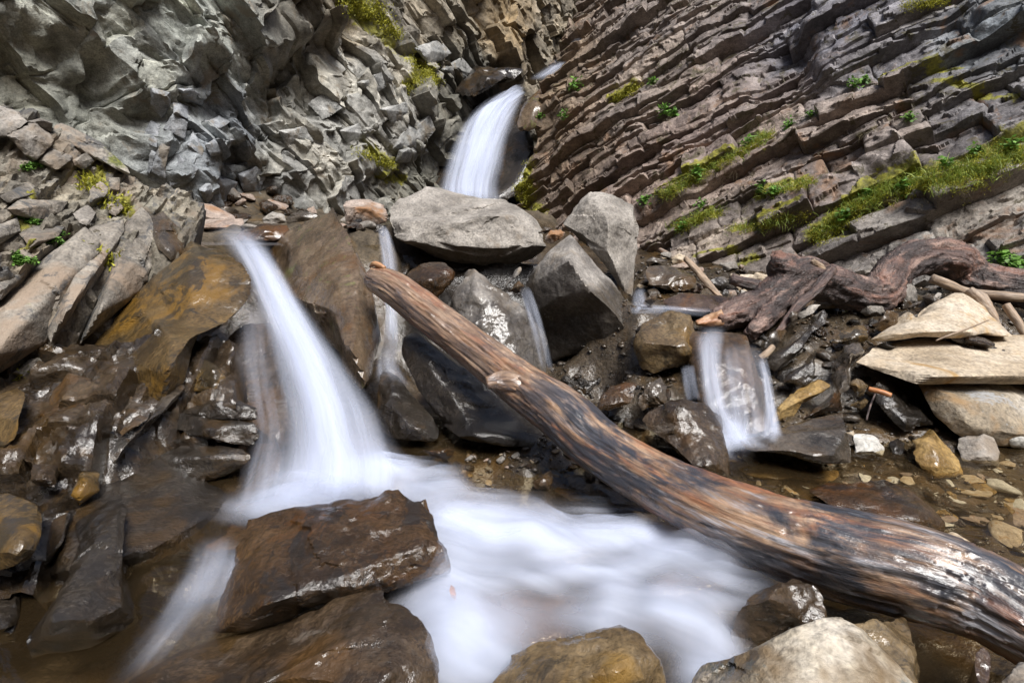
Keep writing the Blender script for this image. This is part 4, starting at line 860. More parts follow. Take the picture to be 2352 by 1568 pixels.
for sil in ([(346,202),(392,212),(391,245),(371,274),(342,248)],[(396,230),(439,245),(437,277),(398,260)],[(407,202),(443,202),(470,223),(465,246),(420,228)],
  [(324,324),(342,277),(371,288),(360,342)],[(346,396),(371,324),(403,338),(391,414)],[(389,428),(403,349),(457,389),(445,410),(432,418)],[(376,295),(400,259),(430,281),(425,320)],
  [(425,331),(439,292),(472,346),(465,360)],[(468,281),(504,266),(529,281),(505,298)],[(330,390),(345,345),(362,350),(345,400)],[(450,440),(500,400),(545,420),(520,470),(470,480)],
  [(545,400),(590,380),(615,410),(600,440),(560,440)],[(470,330),(500,305),(540,320),(520,350),(485,360)]):
    slab_on(BV_L, cliff_l, 'rock_block', 'blue_block', sil, .03, .5, p=130, fac=.03, amp=.008, nf=10, chips=6, tilt=(0, -12))
for sil in ([(900,345),(930,290),(985,265),(1000,300),(960,340)],[(905,375),(915,345),(965,330),(985,350),(950,372)],[(870,250),(930,235),(950,260),(900,285)],[(820,190),(880,160),(900,190),(850,225)],
  [(700,240),(750,215),(790,250),(740,280)],[(780,300),(830,280),(860,310),(800,335)],[(640,300),(700,290),(720,325),(660,340)],[(950,110),(1010,90),(1040,125),(985,150)],[(1010,160),(1060,130),(1090,165),(1050,190)]):
    slab_on(BV_L, cliff_l, 'rock_block', 'shale_block', sil, .02, .5, fac=.03, amp=.012, nf=10, chips=4, tilt=(0, -10), lvl=5)

rock('stone', 'dark wedge-shaped stone at the foam edge of the gravel bar', 'umber', 2.3, [(1215,1112),(1245,1085,.04),(1262,1074,.05),(1270,1095),(1262,1124,-.03),(1225,1128,-.03)], [(1250,1098,-.03)], thick=.1, lvl=4, cat='stone')
rock('stone', 'wet silver-grey stone at the gravel bar close to the log', 'wet_grey', 2.34, [(1340,1098),(1345,1072,.03),(1365,1070,.03),(1372,1092),(1362,1112,-.02)], [(1356,1090,-.03)], thick=.08, lvl=4, p=16, cat='stone')
rock('stone', 'flat brown stone touching the log at the gravel bar', 'wet_brown', 2.34, [(1372,1095),(1385,1080,.03),(1415,1088,.02),(1412,1112,-.02),(1380,1112,-.02)], [(1394,1096,-.03)], thick=.08, lvl=4, cat='stone')
rock('boulder', 'dark low rock under the log between foam and gravel bar', 'umber', 2.28, [(1270,1125,.05),(1310,1085,.12),(1400,1090,.1),(1500,1150,-.02),(1490,1180,-.08),(1400,1165,-.06),(1310,1150,-.02)], [(1380,1125,-.03)], thick=.15, lvl=5, fac=.01)
# submerged rocks that show through the foam
rock('boulder', 'purple-grey boulder drowned under the foam at bottom middle', 'reddish', 1.74, [(1050,1400),(1150,1340,.05),(1300,1340,.05),(1345,1390),(1340,1470,-.08),(1200,1510,-.12),(1080,1480,-.08)], [(1200,1410,-.06)], thick=.2, lvl=5, p=12, fac=.01)
rock('boulder', 'pinkish boulder drowned under the foam below the log', 'reddish', 1.86, [(1480,1320),(1540,1290,.04),(1640,1295,.04),(1680,1340,-.03),(1600,1390,-.06),(1500,1380,-.05)], [(1580,1335,-.04)], thick=.15, lvl=5, p=12, fac=.008)

# ------------------------------------------------------------------ water
GROUND = build_ground()
def foam_mat(name, sx, sy, lo, hi, clear=False, a=.3, b=.72, col=(.74, .80, .95), ripple=.25):
    """aerated water: white where full of bubbles, see-through where not; streaks run along the flow"""
    t = NT(name)
    fl = t.n('ShaderNodeAttribute', attribute_name='flow')
    de = t.n('ShaderNodeAttribute', attribute_name='dens')
    v = t.mapping(fl.outputs['Vector'], (sx, sy, 1))
    n1 = t.noise(v, 1.0, 3, .5, .1)
    st = t.rng(n1, a, b, lo, hi)
    al = t.math('MULTIPLY', de.outputs['Fac'], st, True)
    dif = t.n('ShaderNodeBsdfDiffuse'); dif.inputs[0].default_value = (*col, 1)
    trl = t.n('ShaderNodeBsdfTranslucent'); trl.inputs[0].default_value = (*col, 1)
    mx = t.n('ShaderNodeMixShader'); mx.inputs[0].default_value = .35
    t.l(dif.outputs[0], mx.inputs[1]); t.l(trl.outputs[0], mx.inputs[2])
    tr = t.n('ShaderNodeBsdfTransparent')
    if clear:
        tr.inputs[0].default_value = (.92, .86, .72, 1)
        gl = t.n('ShaderNodeBsdfGlossy'); gl.inputs['Roughness'].default_value = .06
        nb = t.noise(t.mapping(fl.outputs['Vector'], (9, 22, 9)), 1.0, 3, .5)
        bn = t.bump(nb, ripple, .02)
        t.l(bn, gl.inputs['Normal'])
        fr = t.n('ShaderNodeFresnel'); fr.inputs[0].default_value = 1.4; t.l(bn, fr.inputs[1])
        m0 = t.n('ShaderNodeMixShader'); t.l(fr.outputs[0], m0.inputs[0]); t.l(tr.outputs[0], m0.inputs[1]); t.l(gl.outputs[0], m0.inputs[2])
        tb = t.n('ShaderNodeBsdfDiffuse'); tb.inputs[0].default_value = (.15, .10, .048, 1)
        m2 = t.n('ShaderNodeMixShader'); m2.inputs[0].default_value = .08; t.l(m0.outputs[0], m2.inputs[1]); t.l(tb.outputs[0], m2.inputs[2])
        base = m2.outputs[0]
    else:
        base = tr.outputs[0]
    m1 = t.n('ShaderNodeMixShader'); t.l(al, m1.inputs[0]); t.l(base, m1.inputs[1]); t.l(mx.outputs[0], m1.inputs[2])
    t.l(m1.outputs[0], t.out.inputs[0])
    return t.m

M['fall'] = foam_mat('falling_water', 12, .5, .22, 1.05, a=.27, b=.73)
M['veil'] = foam_mat('thin_falling_water', 16, .5, -.02, .85, a=.3, b=.78)
M['pool'] = foam_mat('stream_water', 1.5, 9, .62, 1.1, clear=True, a=.3, b=.7)
M['mist'] = foam_mat('soft_foam', 1.1, 6, .2, 1.0, a=.34, b=.7)

def catmull(A, n):
    A = np.asarray(A, float)
    Q = np.concatenate([[2 * A[0] - A[1]], A, [2 * A[-1] - A[-2]]])
    t = np.linspace(0, len(A) - 1 - 1e-6, n)
    i = t.astype(int); f = (t - i)[:, None]
    p0, p1, p2, p3 = Q[i], Q[i + 1], Q[i + 2], Q[i + 3]
    return .5 * (2 * p1 + (p2 - p0) * f + (2 * p0 - 5 * p1 + 4 * p2 - p3) * f ** 2 + (3 * p1 - p0 - 3 * p2 + p3) * f ** 3)

def strip(name, rows, mat='fall', bulge=.03, layers=3, soft=.22, nu=26, nv=90, gap=.014, part=False, endfade=(.08, .1)):
    """a sheet of falling water as a few thin layers; rows: left edge, right edge, amount of air"""
    Lp = np.array([P(*r[0:3]) for r in rows]); Rp = np.array([P(*r[3:6]) for r in rows]); dn = np.array([[r[6]] * 3 for r in rows])
    Lc, Rc, Dc = catmull(Lp, nv), catmull(Rp, nv), catmull(dn, nv)[:, 0]
    u = np.linspace(0, 1, nu)
    root = None
    for k in range(layers):
        V = Lc[:, None] * (1 - u)[None, :, None] + Rc[:, None] * u[None, :, None]
        du = (Rc - Lc); dv = np.gradient((Lc + Rc) / 2, axis=0)
        nn = np.cross(du, dv); nn /= np.maximum(np.linalg.norm(nn, axis=1, keepdims=True), 1e-6)
        if (nn * (CAMV - (Lc + Rc) / 2)).sum() < 0: nn = -nn
        bl = bulge * (1 - (2 * u - 1) ** 2)
        q = np.stack([np.tile(u * 3, nv), np.repeat(np.linspace(0, 3, nv), nu), np.full(nu * nv, k * 2.)], 1)
        wob = .35 * bulge * noise(q, 900 + k).reshape(nv, nu) * 2
        V = V + nn[:, None] * (bl[None] + wob + k * gap)[:, :, None]
        wd = np.linalg.norm(du, axis=1)
        al = np.concatenate([[0], np.cumsum(np.linalg.norm(np.diff((Lc + Rc) / 2, axis=0), axis=1))])
        fl = np.stack([(u[None] - .5) * wd[:, None] + k * 3.7, np.repeat(al[:, None], nu, 1) + k * 1.3, np.full((nv, nu), k * 5.1)], -1)
        e = np.minimum(u, 1 - u) / (soft * (1 + .35 * k))
        e = np.clip(e, 0, 1); e = e * e * (3 - 2 * e)
        tt = np.linspace(0, 1, nv)
        ef = np.clip(tt / max(endfade[0], 1e-3), 0, 1) * np.clip((1 - tt) / max(endfade[1], 1e-3), 0, 1)
        de = np.clip(Dc, 0, 1.2)[:, None] * e[None] * ef[:, None] * (.85 if k == 0 else .55)
        idx = np.arange(nu * nv).reshape(nv, nu)
        F = np.stack([idx[:-1, :-1], idx[:-1, 1:], idx[1:, 1:], idx[1:, :-1]], -1).reshape(-1, 4)
        me = mk_mesh(name, V.reshape(-1, 3), F, M[mat], True, None, {'flow': ('FLOAT_VECTOR', fl.reshape(-1, 3)), 'dens': ('FLOAT', de.ravel())})
        if k == 0:
            root = tag(link(name, me), kind='structure')
        else:
            link('water_sheet', me, parent=root)
    return root

strip('waterfall', [(1176,222,10.3,1210,212,10.3,.5),(1140,234,10.2,1206,222,10.2,.9),(1096,256,10.05,1198,244,10.05,1),(1060,290,9.8,1182,286,9.8,1.05),(1040,330,9.62,1168,330,9.62,1.05),(1022,375,9.45,1160,380,9.45,1),(1006,430,9.3,1150,430,9.3,.95),(985,495,9.1,1165,495,9.1,.9)], bulge=.08, gap=.03, layers=4, soft=.3, endfade=(.02,.1))
strip('upper_stream', [(1322,78,10.3,1352,74,10.3,.7),(1304,112,10.1,1344,112,10.1,.9),(1262,150,10.0,1315,152,10.0,.6),(1205,185,9.9,1270,192,9.9,.3)], bulge=.03, layers=3, gap=.03, soft=.4)
strip('cascade', [(455,532,4.3,595,538,4.3,.02),(478,545,4.08,612,552,4.08,.15),(505,566,3.85,622,574,3.85,.45),(534,600,3.6,640,606,3.6,.85),(564,648,3.34,668,654,3.36,1.05),(584,700,3.17,704,710,3.15,1.15),(604,765,2.95,754,780,2.9,1.15),(626,855,2.71,814,860,2.67,1.15),(640,950,2.54,878,950,2.48,1.1),(630,1035,2.41,922,1030,2.35,1.0),(590,1105,2.28,976,1085,2.25,1.0),(545,1160,2.18,1005,1135,2.16,.9),(500,1230,2.0,1040,1190,2.0,.35)], bulge=.05, layers=4, soft=.42, nv=120, gap=.018)
strip('cascade_veil', [(548,690,3.02,640,700,3.0,.05),(540,760,2.86,655,770,2.84,.3),(535,830,2.72,672,840,2.7,.4),(555,920,2.58,680,930,2.56,.35),(575,1000,2.44,680,1010,2.42,.35),(550,1080,2.3,670,1090,2.3,.55),(530,1150,2.18,660,1160,2.2,.6),(490,1210,2.05,650,1215,2.05,.2)], mat='veil', bulge=.03, layers=2, soft=.5)
strip('thin_waterfall', [(866,522,3.82,890,530,3.82,.6),(870,560,3.72,906,560,3.72,.8),(876,620,3.62,918,620,3.62,.75),(884,720,3.4,917,720,3.38,.8),(876,790,3.2,922,790,3.18,.7),(862,845,2.98,925,858,2.95,.5),(860,890,2.82,960,900,2.8,.15)], mat='veil', bulge=.02, layers=3, soft=.25)
strip('water_slide', [(1192,662,3.4,1222,668,3.36,.3),(1204,715,3.22,1242,725,3.2,.55),(1224,780,3.06,1262,798,3.04,.45),(1240,850,2.98,1275,865,2.98,.2)], mat='veil', bulge=.02, layers=2)
strip('side_fall', [(1592,762,2.9,1672,760,2.92,.3),(1594,800,2.78,1664,800,2.78,.75),(1600,850,2.66,1660,850,2.68,.95),(1608,905,2.56,1668,905,2.57,.95),(1618,960,2.48,1688,960,2.48,.9),(1622,1010,2.42,1740,1008,2.42,1.1),(1610,1050,2.36,1800,1040,2.36,.4)], bulge=.02, layers=3, soft=.4)
strip('side_fall_sheet', [(1650,790,2.74,1752,800,2.76,.1),(1650,850,2.63,1762,850,2.65,.35),(1655,930,2.5,1780,930,2.52,.45),(1660,990,2.42,1790,990,2.42,.7),(1640,1030,2.36,1800,1022,2.36,.5)], mat='veil', bulge=.02, layers=2, soft=.2)
strip('side_fall_strand', [(1738,825,2.72,1754,822,2.74,.5),(1746,870,2.64,1768,870,2.65,.9),(1752,930,2.54,1782,930,2.54,1),(1748,985,2.44,1795,985,2.44,1),(1740,1015,2.38,1805,1012,2.38,.5)], bulge=.015, layers=2, soft=.35)
strip('corner_fall', [(1562,845,2.86,1596,845,2.86,.4),(1566,880,2.78,1602,880,2.78,.6),(1575,925,2.7,1612,925,2.7,.4)], mat='veil', bulge=.01, layers=2)
strip('tiny_fall', [(1452,668,3.56,1482,670,3.56,.3),(1449,690,3.5,1490,692,3.48,.6),(1446,716,3.42,1506,714,3.4,.5)], mat='veil', bulge=.01, layers=3, nv=40, nu=18, soft=.4)
strip('little_stream', [(1446,694,3.62,1446,724,3.28,.7),(1510,699,3.58,1505,724,3.25,.6),(1580,703,3.55,1570,726,3.22,.4),(1660,708,3.55,1620,734,3.18,.05)], mat='fall', bulge=.006, layers=2, nv=50, nu=20, gap=.006, soft=.5)
strip('left_cascade', [(425,1258,1.86,590,1250,1.86,.3),(422,1305,1.75,578,1300,1.75,.6),(398,1355,1.65,562,1345,1.66,.62),(352,1420,1.56,545,1405,1.57,.5),(305,1485,1.48,505,1470,1.49,.35),(262,1545,1.42,450,1535,1.42,.18),(230,1610,1.34,400,1600,1.35,.05)], mat='veil', bulge=.03, layers=3, soft=.48, endfade=(.12,.2))

FOAM = [(700,1150,.22,.12,1.1),(830,1090,.2,.14,1.2),(920,1075,.2,.07,.9),(1000,1125,.18,.09,1.0),(1090,1195,.24,.12,1.2),(1200,1240,.34,.11,1.3),(1390,1235,.28,.075,1.1),(1480,1225,.2,.05,.6),
  (1600,1275,.20,.08,1.0),(1690,1310,.14,.06,.6),(1060,1320,.13,.10,1.0),(1000,1390,.12,.09,.9),(1180,1330,.2,.05,.75),(1010,1480,.14,.12,1.0),(1090,1470,.16,.10,.75),(1050,1560,.15,.08,.8),(1370,1430,.12,.08,.8),(1440,1350,.14,.08,.8),
  (1560,1420,.13,.12,1.1),(1580,1540,.1,.08,1.0),(1400,1400,.09,.07,.75),(1690,1370,.12,.05,.7),(1300,1310,.2,.05,.9),(1480,1300,.2,.05,.9),(1380,1160,.25,.04,.45),(1200,1400,.3,.1,.35),(1700,1015,.16,.06,1.1),(1640,1030,.1,.06,.8),(1790,1280,.15,.05,.4),(520,1320,.15,.1,.5),(1150,1130,.15,.03,.4)]
def build_pool():
    xs = np.linspace(-2.6, 3.4, 300); ys = np.linspace(.4, 2.78, 200)
    X, Y = np.meshgrid(xs, ys); X = X.ravel(); Y = Y.ravel()
    p = np.stack([X, Y, X * 0], 1)
    wx = X + .10 * fbm(p * 2.3, 3, 301); wy = Y + .06 * fbm(p * 2.6, 3, 302)
    fo = np.zeros(len(X))
    for x, y, rx, ry, am in FOAM:
        c = PZ(x, y, .02)
        g = am * np.exp(-((wx - c[0]) / rx) ** 2 - ((wy - c[1]) / ry) ** 2)
        fo = np.sqrt(fo * fo + g * g)
    fo = np.clip(fo, 0, 1.25)
    z0 = .012 * fbm(p * 2.0, 3, 310) + .004 * fbm(p * 7, 2, 311)
    idx = np.arange(len(X)).reshape(len(ys), len(xs))
    F = np.stack([idx[:-1, :-1], idx[:-1, 1:], idx[1:, 1:], idx[1:, :-1]], -1).reshape(-1, 4)
    root = None
    fl0 = np.stack([wx * .9 - wy * .45, wx * .45 + wy * .9, X * 0], 1)
    for k in range(5):
        lift = .006 + k * .011
        hh = np.clip(fo, 0, 1) * .035 * (1 + .25 * k)
        z = z0 * (1 + k) + hh * (1 + .6 * fbm(p * 2.4 + k * 9, 2, 320 + k)) + (lift if k else 0.0)
        de = np.clip(fo - .1, 0, 1.1) * (.85 if k == 0 else .42 - .05 * k)
        if k: de = np.where(fo > .12, de * np.clip((fo - .12) / .5, 0, 1), 0)
        FF = F if k == 0 else F[(de[F] > .01).any(1)]
        me = mk_mesh('stream_water', np.stack([X, Y, z], 1), FF, M['pool' if k == 0 else 'mist'], True, None,
                     {'flow': ('FLOAT_VECTOR', fl0 + k * np.array([3.1, 1.7, 2.2])), 'dens': ('FLOAT', de)})
        if k == 0: root = tag(link('stream_water', me), kind='structure')
        else: link('foam_layer', me, parent=root)
build_pool()
def build_upper_pool():
    xs = np.linspace(-3.4, -.9, 60); ys = np.linspace(3.85, 6.2, 60)
    X, Y = np.meshgrid(xs, ys); X = X.ravel(); Y = Y.ravel()
    p = np.stack([X, Y, X * 0], 1)
    z = .765 + .006 * fbm(p * 3, 2, 401)
    idx = np.arange(len(X)).reshape(60, 60)
    F = np.stack([idx[:-1, :-1], idx[:-1, 1:], idx[1:, 1:], idx[1:, :-1]], -1).reshape(-1, 4)
    de = .15 * np.clip(1 - np.hypot(X + 1.9, Y - 4.2) / .6, 0, 1)
    tag(link('upper_pool_water', mk_mesh('upper_pool_water', np.stack([X, Y, z], 1), F, M['pool'], True, None, {'flow': ('FLOAT_VECTOR', p), 'dens': ('FLOAT', de)})), kind='structure')
build_upper_pool()

# ------------------------------------------------------------------ driftwood
def wood_mat(name, dark, mid, light, red, wet=.5, bark=False):
    t = NT(name)
    g = t.n('ShaderNodeAttribute', attribute_name='grain')
    v = t.mapping(g.outputs['Vector'], (1, 1, 1))
    n1 = t.noise(t.mapping(v, (10, 10, 2.0)), 1.6, 7, .72, .5)
    n2 = t.noise(t.mapping(v, (42, 42, 5.0)), 1.5, 4, .72)
    n3 = t.noise(t.mapping(v, (1, 1, .7)), 3.4, 5, .65, .5)
    n6 = t.noise(v, 130.0, 2, .6)
    n4 = t.noise(t.mapping(v, (5, 5, 1.1)), 1.7, 5, .7, .6)
    base = t.ramp(n1, [(.30, dark), (.46, mid), (.62, light)])
    base = t.mix(t.rng(n4, .50, .62, 0, .8), base, red)
    n5 = t.noise(t.mapping(v, (14, 14, 2.2)), 1.4, 5, .7, .3)
    dk = t.math('MULTIPLY', t.rng(n3, .37, .52), t.rng(n5, .37, .52, 0, .97))
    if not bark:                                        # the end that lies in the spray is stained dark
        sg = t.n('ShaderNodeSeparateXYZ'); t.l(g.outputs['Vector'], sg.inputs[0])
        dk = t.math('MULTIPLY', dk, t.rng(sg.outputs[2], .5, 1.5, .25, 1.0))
        sheen = t.math('MULTIPLY', t.rng(n4, .36, .5, 1.0, 0.0), t.rng(sg.outputs[2], 1.0, 2.0, .1, .8))
        base = t.mix(sheen, base, (.30, .32, .36))  # sky sheen painted as blue-grey wood colour toward the near end
    base = t.mix(dk, base, dark)
    base = t.mix(1.0, base, t.ramp(n2, [(.3, (.45, .45, .47)), (.5, (1, 1, 1)), (.7, (1.4, 1.35, 1.3))]), 'MULTIPLY')
    bs = t.n('ShaderNodeBsdfPrincipled')
    t.l(base, bs.inputs['Base Color'])
    h = t.math('ADD', t.math('ADD', n2, n1), t.math('MULTIPLY', n6, .15))
    if bark:
        vo = t.n('ShaderNodeTexVoronoi'); t.l(t.mapping(v, (22, 22, 14)), vo.inputs['Vector']); vo.inputs['Scale'].default_value = 1.4
        h = t.math('ADD', h, t.math('MULTIPLY', vo.outputs['Distance'], .8))
    t.l(t.bump(h, .9 if bark else .38, .018), bs.inputs['Normal'])
    if not bark:
        bs.inputs['Coat Weight'].default_value = wet * .6; bs.inputs['Coat Roughness'].default_value = .3
    t.l(t.rng(n3, .35, .65, .62 - wet * .4, .8 - wet * .45), bs.inputs['Roughness'])
    bs.inputs['Specular IOR Level'].default_value = .35 + .3 * wet
    t.l(bs.outputs[0], t.out.inputs[0])
    return t.m
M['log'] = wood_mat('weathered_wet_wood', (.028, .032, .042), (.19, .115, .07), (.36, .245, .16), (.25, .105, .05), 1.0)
M['bark'] = wood_mat('wet_bark', (.035, .025, .024), (.12, .078, .068), (.32, .22, .18), (.20, .10, .07), .5, True)
M['stick'] = wood_mat('pale_driftwood', (.12, .08, .055), (.27, .20, .14), (.42, .34, .26), (.30, .18, .10), .15)
M['split'] = wood_mat('split_orange_wood', (.12, .05, .025), (.34, .17, .08), (.5, .32, .18), (.38, .16, .06), .4)
M['redstick'] = wood_mat('orange_stick_wood', (.16, .05, .015), (.34, .13, .035), (.45, .2, .07), (.36, .12, .03), .3)

def tube(pts, rad, nu=40, nv=120, amp=.06, seed=1, cap=True, fine=.02, squash=None):
    """tapered limb through the points; returns vertices, faces and wood-grain coordinates"""
    C = catmull(pts, nv); rr = catmull(np.stack([rad] * 3, 1), nv)[:, 0]
    T = np.gradient(C, axis=0); T /= np.linalg.norm(T, axis=1, keepdims=True)
    up = np.array([0, 0, 1.]); A = np.cross(T, up); A /= np.maximum(np.linalg.norm(A, axis=1, keepdims=True), 1e-5); B = np.cross(A, T)
    ph = np.linspace(0, 2 * np.pi, nu, endpoint=False)
    al = np.concatenate([[0], np.cumsum(np.linalg.norm(np.diff(C, axis=0), axis=1))])
    co, si = np.tile(np.cos(ph), nv), np.tile(np.sin(ph), nv)
    L = np.repeat(al, nu); R0 = np.repeat(rr, nu)
    q = np.stack([co * R0, si * R0, L], 1)
    m = float(np.mean(rad))
    dr = R0 * (1 + amp * 2 * fbm(np.stack([co * .9, si * .9, L / m * .22], 1), 3, seed) + fine * 2 * fbm(np.stack([co * 5, si * 5, L / m * .5], 1), 3, seed + 3))
    V = np.repeat(C, nu, 0) + np.repeat(A, nu, 0) * (co * dr)[:, None] + np.repeat(B, nu, 0) * (si * dr)[:, None]
    i = np.arange(nv * nu).reshape(nv, nu); j = np.roll(i, -1, 1)
    F = np.stack([i[:-1], j[:-1], j[1:], i[1:]], -1).reshape(-1, 4)
    if cap:
        V = np.concatenate([V, C[:1] - T[:1] * rr[0] * .15, C[-1:] + T[-1:] * rr[-1] * .15]); q = np.concatenate([q, [[0, 0, -.02]], [[0, 0, al[-1] + .02]]])
        n = nv * nu
        F = np.concatenate([F, np.stack([np.full(nu, n), j[0], i[0], i[0]], 1), np.stack([np.full(nu, n + 1), i[-1], j[-1], j[-1]], 1)])
    return V, F, q

def tris(F):
    a = F[:, [0, 1, 2]]; b = F[:, [0, 2, 3]]
    F3 = np.concatenate([a, b])
    ok = (F3[:, 0] != F3[:, 1]) & (F3[:, 1] != F3[:, 2]) & (F3[:, 0] != F3[:, 2])
    return F3[ok]

def limb(name, px, rad, mat, label=None, cat=None, parent=None, group=None, **kw):
    V, F, q = tube([P(*p) for p in px], rad, **kw)
    o = np.array([V[:, 0].mean(), V[:, 1].mean(), V[:, 2].min()])
    ob = link(name, mk_mesh(name, V - o, tris(F), M[mat], True, None, {'grain': ('FLOAT_VECTOR', q)}), o)
    if parent is not None:
        ob.parent = parent; ob.location = o - np.array(parent.location)
    if label: tag(ob, label, cat, group)
    return ob

def build_log():
    c = [(858,640,2.97),(905,662,2.88),(985,722,2.77),(1120,825,2.6),(1210,895,2.46),(1290,950,2.34),(1390,1038,2.17),(1550,1130,1.96),(1740,1210,1.78),(1930,1270,1.65),(2100,1312,1.55),(2230,1357,1.48),(2350,1420,1.4),(2520,1530,1.3)]
    r = [.062,.082,.088,.094,.1,.108,.1,.102,.114,.130,.126,.112,.1,.09]
    V, F, q = tube([P(*p) for p in c], r, nu=110, nv=420, amp=.05, fine=.02, seed=77)
    # long drying grooves and one saw nick
    g = fbm(np.stack([q[:, 0] * 55, q[:, 1] * 55, q[:, 2] * 2.2], 1), 3, 81)
    axis = np.repeat(catmull([P(*p) for p in c], 420), 110, 0); axis = np.concatenate([axis, axis[:1], axis[-1:]])
    rad = V - axis; rl = np.maximum(np.linalg.norm(rad, axis=1, keepdims=True), 1e-6)
    V = V + rad / rl * (.006 * g - .009 * np.clip((g - .3) * 12, 0, 1))[:, None]
    A_, B_ = P(2082,1245,1.45), P(2050,1292,1.43)
    k = np.clip(((V - A_) @ (B_ - A_)) / ((B_ - A_) @ (B_ - A_)), 0, 1)
    dd = np.linalg.norm(V - A_ - k[:, None] * (B_ - A_), axis=1)
    V = V - rad / rl * (.016 * np.exp(-(dd / .009) ** 2))[:, None]
    o = np.array([V[:, 0].mean(), V[:, 1].mean(), V[:, 2].min()])
    root = tag(empty('driftwood_log', o), 'long weathered driftwood log slanting across the stream from lower right', 'log')
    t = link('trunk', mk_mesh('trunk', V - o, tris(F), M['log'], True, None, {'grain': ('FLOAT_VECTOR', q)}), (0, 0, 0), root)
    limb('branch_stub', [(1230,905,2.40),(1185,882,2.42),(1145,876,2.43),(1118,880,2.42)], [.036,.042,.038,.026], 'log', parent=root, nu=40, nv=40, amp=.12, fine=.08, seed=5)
    limb('splinter', [(850,612,2.96),(862,606,2.93),(884,616,2.9)], [.006,.015,.012], 'split', parent=root, nu=12, nv=14, amp=.2, seed=6)
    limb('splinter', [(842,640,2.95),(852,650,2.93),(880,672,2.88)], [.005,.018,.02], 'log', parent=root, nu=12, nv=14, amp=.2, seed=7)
build_log()

def build_root_trunk():
    limbs = [
      ([(1640,735,3.42),(1690,718,3.45),(1740,700,3.5),(1790,672,3.55),(1840,640,3.62),(1900,650,3.66),(1960,672,3.68),(2005,680,3.7),(2030,655,3.75),(2060,615,3.82),(2110,592,3.88),(2165,590,3.92),(2205,610,3.95),(2228,640,3.95),(2280,652,3.9),(2360,665,3.8),(2480,690,3.65)],
       [.06,.085,.1,.12,.13,.115,.115,.125,.12,.115,.12,.13,.13,.125,.118,.118,.118]),
      ([(1835,665,3.62),(1808,632,3.56),(1792,602,3.54),(1783,574,3.54)], [.11,.09,.066,.03]),
      ([(1800,600,3.6),(1825,612,3.6),(1850,635,3.62)], [.05,.055,.07]),
      ([(1800,680,3.5),(1768,715,3.4),(1745,745,3.32),(1722,768,3.28)], [.075,.055,.045,.036]),
      ([(1895,645,3.62),(1890,620,3.58),(1872,606,3.55)], [.07,.04,.022]),
      ([(1725,690,3.48),(1718,685,3.4)], [.02,.014]),
    ]
    VV, FF, n = [], [], 0
    for i, (px, r) in enumerate(limbs):
        V, F, q = tube([P(*p) for p in px], [w * (1.0 if i == 0 else 1.15) for w in r], nu=28, nv=20 * len(px), amp=.07, seed=50 + i, fine=.03)
        VV.append(V); FF.append(tris(F) + n); n += len(V)
    V = np.concatenate(VV); F = np.concatenate(FF)
    o = np.array([V[:, 0].mean(), V[:, 1].mean(), V[:, 2].min()])
    root = tag(empty('gnarled_trunk', o), 'gnarled reddish-brown tree trunk with humped bend and forked roots', 'tree trunk')
    tmp = link('trunk_source', mk_mesh('trunk_source', V, F))
    md = tmp.modifiers.new('remesh', 'REMESH'); md.mode = 'VOXEL'; md.voxel_size = .012
    ms = tmp.modifiers.new('smooth', 'SMOOTH'); ms.iterations = 6
    dg = bpy.context.evaluated_depsgraph_get()
    ev = tmp.evaluated_get(dg); me = ev.to_mesh()
    co = np.zeros(len(me.vertices) * 3); me.vertices.foreach_get('co', co); co = co.reshape(-1, 3)
    no = np.zeros(len(me.vertices) * 3); me.vertices.foreach_get('normal', no); no = no.reshape(-1, 3)
    me.calc_loop_triangles()
    tr = np.zeros(len(me.loop_triangles) * 3, np.int32); me.loop_triangles.foreach_get('vertices', tr); tr = tr.reshape(-1, 3)
    ev.to_mesh_clear(); bpy.data.objects.remove(tmp)
    # bark plates run along the trunk
    ax = catmull([P(*p) for p in limbs[0][0]], 300)
    best = np.argmin(((co[:, None, :] - ax[None, ::2]) ** 2).sum(2), 1) * 2
    q = np.stack([co[:, 1] - ax[best][:, 1] + .3 * (co[:, 0] - ax[best][:, 0]), co[:, 2] - ax[best][:, 2], best / 300 * 2.4], 1)
    h = fbm(np.stack([q[:, 0] * 20, q[:, 1] * 20, q[:, 2] * 14], 1), 4, 91)
    co = co + no * (.009 * h + .005 * np.clip(h * 5, -1, 1))[:, None]
    link('trunk', mk_mesh('trunk', co - o, tr, M['bark'], True, None, {'grain': ('FLOAT_VECTOR', q)}), (0, 0, 0), root)
    limb('root_branch', [(1912,618,3.5),(1895,640,3.45),(1868,672,3.4),(1838,698,3.36),(1815,725,3.32),(1795,752,3.28),(1784,762,3.27)], [.03,.03,.026,.028,.024,.018,.01], 'bark', parent=root, nu=20, nv=60, amp=.12, fine=.06, seed=61)
    limb('broken_end', [(1600,742,3.38),(1625,737,3.4),(1655,730,3.41)], [.012,.035,.05], 'split', parent=root, nu=20, nv=24, amp=.2, fine=.12, seed=62)
    limb('broken_stub', [(1868,597,3.5),(1872,606,3.52),(1885,618,3.56)], [.012,.024,.03], 'stick', parent=root, nu=16, nv=16, amp=.2, fine=.1, seed=63)
build_root_trunk()
limb('stick', [(1575,594,4.15),(1600,622,4.05),(1628,655,3.95),(1662,690,3.85)], [.022,.024,.022,.016], 'stick', 'broken stick leaning over stones below the right cliff', 'stick', nu=18, nv=50, amp=.15, fine=.08, seed=65)
limb('old_log', [(1680,640,4.1),(1720,652,4.1),(1770,662,4.08)], [.04,.042,.04], 'bark', 'short dark rotten log behind the forked root', 'log', nu=24, nv=40, amp=.12, fine=.06, seed=66)
